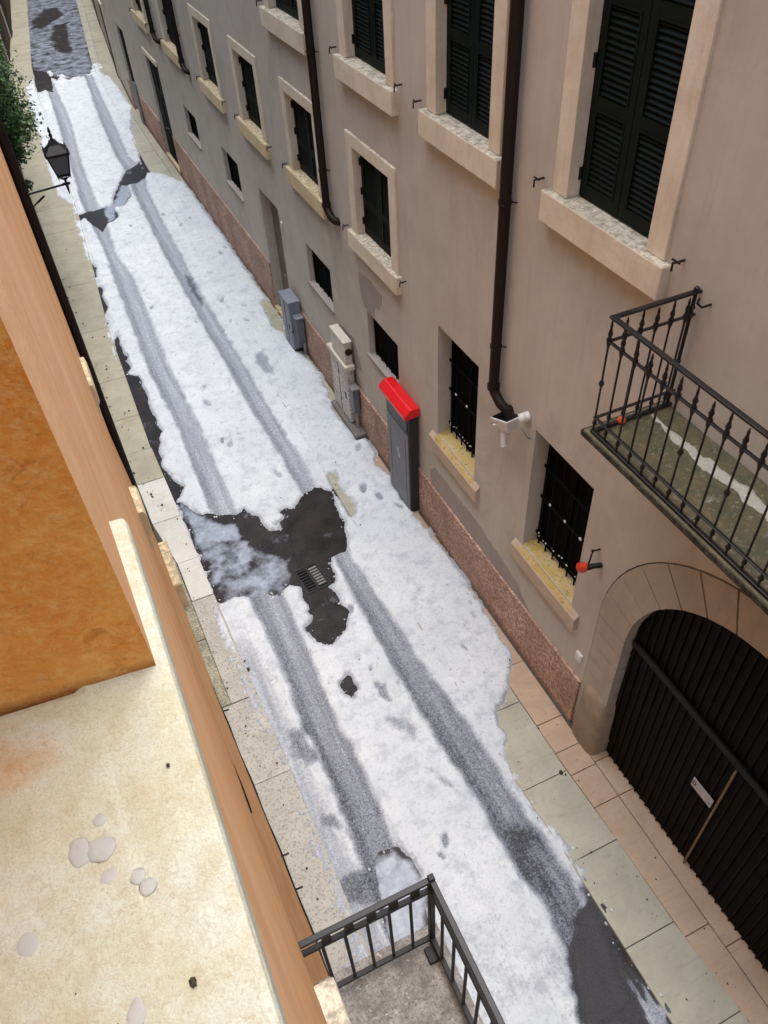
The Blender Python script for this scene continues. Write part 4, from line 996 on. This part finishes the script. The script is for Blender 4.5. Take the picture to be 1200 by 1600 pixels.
# sill: bevelled slab with a horn past the jamb
b = MB()
b.add([(-0.0315, -1.4, ZS), (-0.0315, 0.632, ZS), (-0.11, 0.632, ZS + 0.001), (-0.11, JY + 0.005, ZS + 0.002), (-0.9, JY + 0.07, ZS + 0.006), (-0.9, -1.4, ZS + 0.006),
       (-0.0315, -1.4, ZS - 0.055), (-0.0315, 0.632, ZS - 0.055), (-0.11, 0.632, ZS - 0.055), (-0.11, JY + 0.005, ZS - 0.055), (-0.9, JY + 0.07, ZS - 0.055), (-0.9, -1.4, ZS - 0.055)],
      [(0, 1, 2, 3, 4, 5), (0, 1, 7, 6), (1, 2, 8, 7), (2, 3, 9, 8), (3, 4, 10, 9), (6, 7, 8, 9, 10, 11)])
b.build('sill', M['sill'], lb, bevel=0.007)
# corner downpipe
b = MB(); b.tube([(-0.205, 9.32, 0.0), (-0.205, 9.32, 11.7)], 0.058, 14); b.build('downpipe', M['pipe'], lb)
# stone ends of the lower windows' cornice and sill
def stone_end(y0, y1, z0, z1, out):
    m = MB(); x = xl(y1, z0)
    pr2 = [(x - 0.05, z0), (x + out * 0.5, z0), (x + out * 0.55, z0 + (z1 - z0) * 0.3), (x + out, z0 + (z1 - z0) * 0.45), (x + out, z1 - 0.05), (x + out * 0.8, z1), (x - 0.05, z1)]
    m.prism(pr2, 1, y0, y1); return m.build('stone_bracket', M['stone_low'], lb, bevel=0.008)
stone_end(5.6, 6.05, 5.2, 5.5, 0.045); stone_end(5.7, 6.1, 3.5, 4.0, 0.075)
b = MB(); b.box(-0.2, -0.02, 7.9, 8.85, 0.0, 0.55); b.build('base_stone', M['stone_low'], lb, bevel=0.02)
# dark slot in the plaster and cables clipped along the foot of the wall
b = MB(); 
for i in range(6):
    y0 = 3.3 + 0.2 * i; 
b.tube([(-0.121, 3.854, 2.321), (-0.116, 3.605, 2.331), (-0.112, 3.33, 2.42), (-0.112, 3.287, 2.441)], [0.004, 0.012, 0.014, 0.012], 8); b.build('wall_slot', M['void'], lb)
b = MB(); pts = [(px(WLB, y) - 0.008 + 0.006 * math.sin(y * 7), y, 0.28) for y in [2.4 + 0.2 * i for i in range(20)]]; b.tube(pts, 0.010, 6)
for y in (3.35, 3.75, 5.8): b.tube([(px(WLB, y) - 0.03, y, 0.28), (px(WLB, y) + 0.07, y, 0.27)], 0.012, 6)
b.build('cable', M['iron'], lb)
# near balcony below: pitted slab, plain black railing
b = MB(); b.box(-0.06, 0.74, -2.2, 1.45, 3.68, 3.8); nb_ = b.build('balcony', M['pitted'], lb, bevel=0.01)
m = MB(); m.box(0.655, 0.687, -2.2, 1.376, 4.775, 4.80); m.box(-0.06, 0.655, 1.344, 1.376, 4.775, 4.80); m.build('handrail', M['iron_rail'] if 'iron_rail' in M else simple('charcoal_rail_paint', (0.012, 0.012, 0.015), (0.02, 0.02, 0.023), 10, 0.45, 0.3, 0.06), nb_, bevel=0.004)
m = MB(); m.box(0.655, 0.685, -2.2, 1.375, 4.64, 4.665); m.box(-0.06, 0.655, 1.345, 1.375, 4.64, 4.665); m.box(0.655, 0.685, -2.2, 1.375, 3.865, 3.89); m.box(-0.06, 0.655, 1.345, 1.375, 3.865, 3.89); m.build('rail', M['iron'], nb_, bevel=0.003)
m = MB(); m.box(0.653, 0.687, 1.343, 1.377, 3.8, 4.825); m.box(0.60, 0.69, 1.24, 1.33, 3.8, 3.84); m.build('corner_post', M['iron'], nb_, bevel=0.004)
for k in range(1, 6): 
    m = MB(); x = 0.67 - 0.125 * k; m.tube([(x, 1.36, 3.88), (x, 1.36, 4.65)], 0.010, 8); m.build('baluster', M['iron'], nb_)
for k in range(1, 27):
    m = MB(); y = 1.36 - 0.13 * k; m.tube([(0.67, y, 3.88), (0.67, y, 4.65)], 0.010, 8); m.build('baluster', M['iron'], nb_)
for k in range(5):
    m = MB(); m.box(0.05 + 0.125 * k, 0.10 + 0.125 * k, 1.352, 1.368, 4.664, 4.774); m.build('rail_spacer', M['iron'], nb_)
# carved console beside the balcony door
b = MB(); b.prism([(-0.08, 3.9), (0.04, 3.9), (0.055, 4.0), (0.035, 4.25), (0.05, 4.45), (0.045, 4.52), (-0.08, 4.52)], 1, 0.95, 1.24); b.build('console', M['stone'], lb, bevel=0.01)

# shaded old wall beyond the downpipe
fl_ = [(-0.27, 9.27), (-0.46, 14), (-0.58, 22), (-0.45, 30), (0.2, 38), (1.18, 46.2), (2.1, 57)]
fw_ = far_block('old_house', 'dark weathered house behind the ivy on the left side', fl_, -1, 11.6, plaster('dark_old_plaster', (0.11, 0.085, 0.065), (0.07, 0.055, 0.042), (0.15, 0.12, 0.095)))  # top is out of view, raised to dim the far right wall
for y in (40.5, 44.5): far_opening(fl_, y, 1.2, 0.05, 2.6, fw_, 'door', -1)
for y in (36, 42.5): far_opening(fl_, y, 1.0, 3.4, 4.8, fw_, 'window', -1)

# ------------------------------------------------------------------ street things
WP = W - 0.032
# ticket machine with red cap
tm = empty('ticket_machine', 'tall slate grey ticket machine with a bright red cap against the pink plinth', 'ticket machine')
X0m, X1m, Y0m, Y1m = 3.735, 3.885, 8.13, 8.93
b = MB(); b.box(X0m, X1m, Y0m, Y1m, 0.03, 1.98); b.build('body', M['machine_dark'], tm, bevel=0.012)
b = MB(); b.box(X0m - 0.014, X0m, Y0m + 0.02, Y1m - 0.05, 0.10, 1.62); fp = b.build('front_panel', M['machine'], tm, bevel=0.006)
b = MB(); b.box(X0m - 0.017, X0m - 0.0142, Y0m + 0.10, Y0m + 0.11, 0.25, 1.5); b.box(X0m - 0.017, X0m - 0.0142, Y1m - 0.16, Y1m - 0.152, 0.25, 1.5); b.build('panel_seam', M['machine_dark'], fp)
b = MB(); b.box(X0m - 0.010, X0m, Y0m + 0.05, Y1m - 0.06, 1.64, 1.93); b.build('screen', M['glass'], tm, bevel=0.004)
b = MB(); b.prism([(8.50, 1.06), (8.53, 1.06), (8.54, 1.13), (8.51, 1.15)], 0, X0m - 0.0165, X0m - 0.0142); b.prism([(8.46, 0.98), (8.49, 0.98), (8.51, 1.05), (8.48, 1.07)], 0, X0m - 0.0165, X0m - 0.0142); b.build('emblem', M['white'], tm)
b = MB()
b.prism([(X0m - 0.09, 1.99), (X0m - 0.06, 1.97), (X1m + 0.02, 2.0), (X1m + 0.02, 2.13), (X0m + 0.02, 2.15), (X0m - 0.09, 2.06)], 1, Y0m - 0.05, Y1m + 0.06)
b.build('cap', M['red'], tm, bevel=0.02)
b = MB(); b.box(X0m - 0.02, X1m, Y0m - 0.02, Y1m + 0.02, 0.0, 0.03); b.build('base', M['grey_metal'], tm)
settle(tm, (3.81, 8.53, 0.04)); 

# blue-grey cabinet by the doorway
cb = empty('electric_cabinet', 'blue grey utility cabinet with a small side box beside the doorway', 'cabinet')
b = MB(); b.box(3.64, WP - 0.01, 13.42, 13.95, 0.12, 1.16); b.build('body', M['grey_blue'], cb, bevel=0.015)
b = MB(); b.box(3.625, WP, 13.40, 13.97, 1.16, 1.20); b.build('lid', M['grey_blue'], cb, bevel=0.012)
b = MB(); b.box(3.70, WP - 0.03, 13.22, 13.415, 0.34, 0.90); sb_ = b.build('side_box', M['grey_side'], cb, bevel=0.012)
b = MB(); b.box(3.69, WP - 0.02, 13.205, 13.42, 0.90, 0.925); b.build('side_box_lid', M['grey_blue'], sb_, bevel=0.004)
b = MB(); b.tube([(3.84, 13.30, 0.02), (3.84, 13.30, 0.34)], 0.035, 10); b.build('conduit', M['grey_metal'], cb)
b = MB(); b.box(3.66, WP - 0.02, 13.44, 13.93, 0.0, 0.12); b.build('pedestal', M['machine_dark'], cb)
b = MB(); b.box(3.634, 3.641, 13.685, 13.692, 0.14, 1.14); b.build('door_seam', M['iron'], cb)
b = MB(); b.box(3.633, 3.641, 13.52, 13.56, 0.55, 0.66); b.tube([(3.66, 13.415, 0.55), (3.66, 13.40, 0.55)], 0.02, 8); b.build('lock', M['iron'], cb)
settle(cb, (3.77, 13.68, 0.04))

# beige cabinet, grimy lower body with a boxy head
cc = empty('electric_cabinet', 'beige two-tier utility cabinet with grimy stained body on a concrete plinth', 'cabinet')
b = MB(); b.box(3.66, WP, 10.24, 11.45, 0.0, 0.13); b.build('base', M['concrete'], cc, bevel=0.015)
b = MB(); b.box(3.735, WP - 0.015, 10.62, 11.40, 0.15, 1.29); b.build('body', M['grimy'], cc, bevel=0.012)
b = MB(); b.box(3.70, WP - 0.005, 10.57, 11.45, 1.29, 1.38); b.build('rim', M['beige_metal'], cc, bevel=0.012)
b = MB(); b.box(3.735, WP - 0.01, 10.64, 11.25, 1.38, 1.80); hd = b.build('head', M['beige_metal'], cc, bevel=0.015)
b = MB(); b.box(3.72, WP - 0.005, 10.625, 11.265, 1.80, 1.83); b.build('head_lid', M['beige_metal'], hd, bevel=0.008)
b = MB(); b.tube([(3.81, 10.645, 1.63), (3.81, 10.622, 1.63)], 0.065, 16); b.tube([(3.81, 10.63, 1.63), (3.81, 10.615, 1.63)], 0.04, 14); b.build('round_vent', M['stem'], hd)
b = MB(); b.box(3.74, WP - 0.03, 10.42, 10.615, 0.48, 0.98); sb_ = b.build('side_box', M['grey_side'], cc, bevel=0.012)
b = MB(); b.box(3.73, WP - 0.02, 10.405, 10.62, 0.98, 1.005); b.build('side_box_lid', M['grey_metal'], sb_, bevel=0.004)
b = MB(); b.tube([(3.82, 10.50, 0.13), (3.82, 10.50, 0.48)], 0.035, 10); b.build('conduit', M['grey_metal'], cc)
b = MB(); b.box(3.728, 3.736, 10.74, 10.78, 0.62, 0.74); b.build('lock', M['iron'], cc)
b = MB(); b.box(3.729, 3.736, 11.02, 11.03, 0.2, 1.25); b.build('door_seam', M['iron'], cc)
settle(cc, (3.79, 10.9, 0.04))

# drain grate in the thawed patch
dg = empty('drain_grate', 'black cast iron drain grate in the thawed wet patch of road', 'drain grate')
mt = Matrix.Translation((1.80, 7.60, 0.014)) @ Matrix.Rotation(math.radians(6), 4, 'Z') @ Matrix.Diagonal((0.86, 0.86, 1, 1))
b = MB()
for q in ((-0.23, 0.23, -0.31, -0.27), (-0.23, 0.23, 0.27, 0.31), (-0.23, -0.19, -0.27, 0.27), (0.19, 0.23, -0.27, 0.27), (-0.02, 0.02, -0.27, 0.27)): b.box(q[0], q[1], q[2], q[3], -0.01, 0.010, mt)
b.build('frame', M['pave_dark_iron'], dg, bevel=0.003)
b = MB()
for k in range(8):
    y = -0.235 + 0.067 * k
    b.box(-0.185, -0.022, y - 0.013, y + 0.013, -0.01, 0.009, mt); b.box(0.022, 0.185, y - 0.013, y + 0.013, -0.01, 0.009, mt)
b.build('bars', M['pave_dark_iron'], dg, bevel=0.002)
b = MB(); b.box(-0.19, 0.19, -0.27, 0.27, -0.011, -0.002, mt); b.build('pit', M['void'], dg)
b = MB()
for k in range(7): b.box(0.03, 0.175, -0.215 + 0.067 * k, -0.189 + 0.067 * k, -0.004, 0.006, mt)
tag(b.build('caught_hail', M['grey_metal'], dg), kind='stuff')
settle(dg, (1.80, 7.60, 0.012))

# white camera unit under the downpipe kick
sc_ = empty('security_camera', 'white security camera unit with black top panel under the downpipe end', 'security camera')
b = MB(); b.tube([(W, 5.46, 3.80), (3.86, 5.47, 3.79)], 0.055, 16); b.ball((3.83, 5.46, 3.80), 0.055, 12, 8); b.tube([(3.84, 5.47, 3.78), (3.76, 5.52, 3.70), (3.70, 5.80, 3.52)], 0.014, 8); b.build('bracket', M['white'], sc_)
mt = Matrix.Translation((3.71, 5.56, 3.74)) @ Matrix.Rotation(math.radians(8), 4, 'Z') @ Matrix.Rotation(math.radians(-20), 4, 'X')
b = MB(); b.frustum((0, 0, -0.11), (0.055, 0.07), (0, 0, 0.05), (0.105, 0.15)); b.v = [tuple(mt @ Vector(v)) for v in b.v]; b.build('housing', M['white'], sc_, bevel=0.01)
b = MB(); b.box(-0.092, 0.092, -0.135, 0.135, 0.051, 0.058, mt); b.build('top_panel', M['glass'], sc_, bevel=0.003)
b = MB(); b.tube([(3.70, 5.56, 3.62), (3.69, 5.56, 3.56), (3.68, 5.53, 3.42)], [0.03, 0.036, 0.036], 14); cl_ = b.build('camera_tube', M['white'], sc_)
b = MB(); b.tube([(3.68, 5.53, 3.424), (3.6795, 5.529, 3.415)], 0.028, 14); b.build('lens', M['glass'], cl_)
b = MB(); b.tube([(3.75, 5.72, 3.62), (3.70, 5.86, 3.50)], 0.012, 6); b.tube([(3.80, 5.40, 3.72), (3.84, 5.34, 3.62), (3.9, 5.36, 3.56)], 0.008, 6); b.build('cable', M['grey_metal'], sc_)
settle(sc_, (W, 5.46, 3.80))

# small red lamp on a thin arm
rl = empty('wall_lamp', 'small red lamp on a black wall arm between barred window and arch', 'wall lamp')
b = MB(); b.tube([(W, 3.95, 2.93), (3.83, 3.98, 2.93), (3.79, 4.0, 2.90)], 0.028, 10); b.tube([(W, 4.02, 3.10), (3.83, 4.02, 3.12), (3.80, 4.01, 2.95)], 0.010, 8); b.ball((3.83, 4.02, 3.12), 0.018, 8, 6); b.build('bracket', M['iron'], rl)
b = MB(); b.tube([(3.80, 4.0, 2.92), (3.775, 4.06, 2.86), (3.765, 4.085, 2.835)], [0.03, 0.062, 0.055], 14); b.build('lamp_shade', M['red_dull'], rl)
settle(rl, (W, 4.0, 2.95))
# small pale junction box beside the arch
jb = MB(); jb.box(-0.03, 0.0, -0.05, 0.05, -0.07, 0.07); jb.box(-0.034, -0.03, -0.035, 0.035, -0.05, 0.05)
o = jb.build('junction_box', M['white'], None, bevel=0.005); o.location = (W, 3.965, 1.30); tag(o, 'small pale junction box on the wall at the foot of the arch', 'junction box')
jb = MB(); jb.box(-0.03, 0.0, -0.04, 0.04, -0.05, 0.05); jb.box(-0.034, -0.03, -0.02, 0.02, -0.03, 0.03)
o = jb.build('junction_box', M['beige_metal'], None, bevel=0.005); o.location = (W, 13.95, 2.52); tag(o, 'small grey box on the wall above the doorway corner', 'junction box')
# round orange on the balcony
b = MB(); b.ball((0, 0, 0), 0.034, 16, 10); b.tube([(0, 0, 0.032), (0, 0, 0.038)], 0.004, 6)
o = b.build('orange', M['fruit']); o.location = (3.44, 3.60, BZ + 0.034); tag(o, 'small round orange lying on the corner of the mossy balcony floor', 'orange')

# lantern on a wall bracket
sl = empty('street_lamp', 'black wrought iron wall lantern over the left pavement', 'street lamp')
lx, ly, lz = 0.385, 14.0, 4.02
b = MB(); b.tube([(-0.46, ly, 3.965), (lx, ly, lz)], 0.017, 8); b.tube([(lx, ly, lz - 0.17), (lx, ly, lz - 0.06), (lx, ly, lz + 0.10)], [0.006, 0.022, 0.016], 8)
b.tube([(lx - 0.06, ly, lz), (lx + 0.06, ly, lz)], 0.024, 8)
b.tube([(-0.40 + 0.22 * (1 - math.cos(a)) * 0.9 , ly, 3.95 - 0.16 - 0.16 * math.cos(a) * (1 - a / 12)) for a in [i * math.pi / 7 for i in range(11)]], 0.012, 6)
b.box(-0.47, -0.44, ly - 0.05, ly + 0.05, 3.60, 4.1); b.build('bracket', M['iron'], sl)
fr = MB(); zb_, zt_ = lz + 0.16, lz + 0.50
hb, ht = 0.095, 0.165
for sx in (-1, 1):
    for sy in (-1, 1):
        fr.tube([(lx + sx * hb, ly + sy * hb, zb_), (lx + sx * ht, ly + sy * ht, zt_)], 0.014, 6)
        fr.tube([(lx, ly, lz + 0.06), (lx + sx * hb * 0.8, ly + sy * hb * 0.8, zb_ - 0.03), (lx + sx * hb * 1.05, ly + sy * hb * 1.05, zb_)], 0.010, 6)
        fr.tube([(lx + sx * hb, ly + sy * hb, zb_), (lx + sx * hb, ly + sy * hb, zb_ - 0.07)], [0.012, 0.003], 6)
fr.frustum((lx, ly, zb_ - 0.012), (hb + 0.015, hb + 0.015), (lx, ly, zb_ + 0.012), (hb + 0.015, hb + 0.015))
fr.frustum((lx, ly, zt_ - 0.02), (ht + 0.02, ht + 0.02), (lx, ly, zt_ + 0.02), (ht + 0.03, ht + 0.03)); fr.build('lantern_frame', M['iron'], sl)
b = MB(); b.frustum((lx, ly, zb_ + 0.014), (hb - 0.004, hb - 0.004), (lx, ly, zt_ - 0.022), (ht - 0.004, ht - 0.004)); b.build('pane', M['lampglass'], sl)
b = MB(); b.frustum((lx, ly, zt_ + 0.021), (ht + 0.015, ht + 0.015), (lx, ly, zt_ + 0.13), (0.07, 0.07)); b.frustum((lx, ly, zt_ + 0.131), (0.075, 0.075), (lx, ly, zt_ + 0.19), (0.045, 0.045))
b.lathe((lx, ly, zt_ + 0.19), [(0.03, 0), (0.018, 0.04), (0.032, 0.07), (0.014, 0.10), (0.026, 0.13), (0.004, 0.2)], 8)
for sx in (-1, 1):
    for sy in (-1, 1): b.tube([(lx + sx * ht, ly + sy * ht, zt_ + 0.02), (lx + sx * ht * 1.05, ly + sy * ht * 1.05, zt_ + 0.08)], [0.018, 0.006], 6)
b.build('lamp_cap', M['iron'], sl)
settle(sl, (-0.46, ly, 3.965))

# ivy hanging over the old wall
iv = empty('climbing_ivy', 'dense green ivy hanging from the old wall over the left pavement', 'ivy')
lr = random.Random(3)
vs = []; fs = []
def leaf(p, s):
    n = Vector((lr.gauss(0.5, 0.6), lr.gauss(-0.2, 0.6), lr.gauss(0.6, 0.5))).normalized()
    u = n.orthogonal().normalized(); u = (Matrix.Rotation(lr.uniform(0, 6.28), 3, n) @ u); w = n.cross(u)
    i = len(vs)
    vs.extend([tuple(p - u * s * 0.5), tuple(p + w * s * 0.42 - u * s * 0.12 - n * s * 0.1), tuple(p + u * s * 0.62), tuple(p - w * s * 0.42 - u * s * 0.12 - n * s * 0.1)])
    fs.append((i, i + 1, i + 2, i + 3))
def wallx(y): return on_foot(fl_, y)[0]
clumps = []
for k in range(150):
    y = lr.uniform(16.6, 28.5)
    # upper edge of the mass and its bulge over the pavement
    bulge = 0.42 + 0.24 * math.sin((y - 14) / 13 * math.pi) + lr.uniform(-0.2, 0.14)
    z = lr.uniform(2.8, 6.0) if y > 18.5 else lr.uniform(4.0, 6.0)
    x = wallx(y) + bulge * lr.uniform(0.15, 1.0) * (0.75 + 0.25 * math.sin(z * 2.1 + y))
    clumps.append((x, y, z, lr.uniform(0.16, 0.34)))
for k in range(26):   # trailing strands below
    y = lr.uniform(17, 21); x = wallx(y) + lr.uniform(0.08, 0.4); z = lr.uniform(2.9, 4.2)
    clumps.append((x, y, z, lr.uniform(0.06, 0.14)))
for (x, y, z, r) in clumps:
    for q in range(int(110 + 3600 * r * r)):
        p = Vector((x + lr.gauss(0, r * 0.55), y + lr.gauss(0, r * 0.7), z + lr.gauss(0, r * 0.6)))
        if p.x < wallx(p.y) + 0.02: continue
        leaf(p, lr.uniform(0.03, 0.075))
me = bpy.data.meshes.new('foliage'); me.from_pydata(vs, [], fs); me.materials.append(M['leaf'])
o = bpy.data.objects.new('foliage', me); col.objects.link(o); o.parent = iv
b = MB()
for k in range(22):
    y = lr.uniform(14.8, 26); x = wallx(y) + 0.05; z0 = lr.uniform(0.1, 3.0) if k < 5 else lr.uniform(2.4, 3.6)
    b.tube([(x, y, z0), (x + lr.uniform(0, .2), y + lr.uniform(-.3, .3), (z0 + 5) / 2), (x + lr.uniform(0.1, .45), y + lr.uniform(-.5, .5), lr.uniform(4.6, 5.6))], [0.016, 0.012, 0.005], 6)
b.build('stem', M['stem'], iv)
settle(iv, (wallx(20), 20, 0.04))

# hailstones melting on the sill
stones = [(-0.128, 0.300, 0.0085, 1.4, 'large clear hailstone at the left of the melting cluster on the sill'), (-0.114, 0.296, 0.0095, 1.2, 'large clear hailstone in the middle of the melting cluster on the sill'),
          (-0.094, 0.266, 0.0055, 1.1, 'small hailstone at the right end of the melting cluster on the sill'), (-0.089, 0.256, 0.006, 1.0, 'small hailstone lowest in the melting cluster on the sill'),
          (-0.112, 0.275, 0.0055, 1.2, 'small round hailstone below the large ones on the sill'), (-0.169, 0.254, 0.0075, 1.2, 'single hailstone at the left edge of the cream sill'),
          (-0.111, 0.318, 0.005, 1.1, 'faint small hailstone above the melting cluster on the sill'), (-0.112, 0.184, 0.006, 1.6, 'flat melted hailstone near the bottom edge of the sill')]
for i, (x, y, r, e, lab) in enumerate(stones):
    b = MB(); b.ball((0, 0, 0), r, 14, 8, (1.0, e, 0.22), 0.12)
    o = b.build('hailstone', M['ice']); o.location = (x, y, ZS + r * 0.10 + 0.0010); o.rotation_euler = (0, 0, i * 1.3)
    tag(o, lab, 'hailstone', 'hailstones melting on the window sill')
b = MB()
for k in range(5):
    a = MB(); x, y = rnd.uniform(-0.20, -0.045), rnd.uniform(0.14, 0.42); b.ball((x, y, ZS + 0.002), rnd.uniform(0.0006, 0.0016), 6, 4, (1, 1.3, 0.6), 0.3)
b.ball((-0.0755, 0.186, ZS + 0.002), 0.0022, 7, 5, (1, 1.5, 0.6), 0.3)
tag(b.build('grit', M['dead_leaf']), label='dark grit specks on the cream sill', kind='stuff')

# blown leaves and grit on pavement and hail
b = MB()
def scrap(x, y, z, s):
    a = rnd.uniform(0, 6.28); pts = []
    for k in range(6):
        r = s * rnd.uniform(0.55, 1.0); t_ = a + k * math.pi / 3
        pts.append((x + r * math.cos(t_), y + 1.4 * r * math.sin(t_), z + rnd.uniform(0.0, 0.010)))
    b.add(pts, [tuple(range(6))])
for k in range(85):
    y = rnd.uniform(9.6, 24); x = px(WLB, y) + 0.05 + abs(rnd.gauss(0, 0.22))
    if x < px(KL, y) - 0.02: scrap(x, y, 0.05, rnd.choice([0.008, 0.012, 0.016, 0.026]))
for k in range(30):
    y = rnd.uniform(3.0, 9.5); x = px(WLB, y) + 0.15 + abs(rnd.gauss(0, 0.12))
    if x < px(KL, y) - 0.02: scrap(x, y, 0.05, rnd.choice([0.008, 0.012, 0.016]))
for k in range(40): scrap(rnd.uniform(3.0, 3.85), rnd.uniform(0.4, 4.3), 0.05, rnd.choice([0.005, 0.007, 0.011]))
for k in range(150):
    y = rnd.uniform(2.2, 22); x = rnd.choice([rnd.uniform(1.25, 2.2), rnd.uniform(2.8, 3.75)])
    scrap(x, y, (0.085 if x > 2.85 else 0.06), rnd.choice([0.005, 0.007, 0.009, 0.014]))
scrap(3.40, 3.32, 0.052, 0.035); scrap(3.43, 3.27, 0.052, 0.02)
tag(b.build('fallen_leaves', M['dead_leaf']), label='dark scattered leaves and grit on the pavements and hail', kind='stuff')
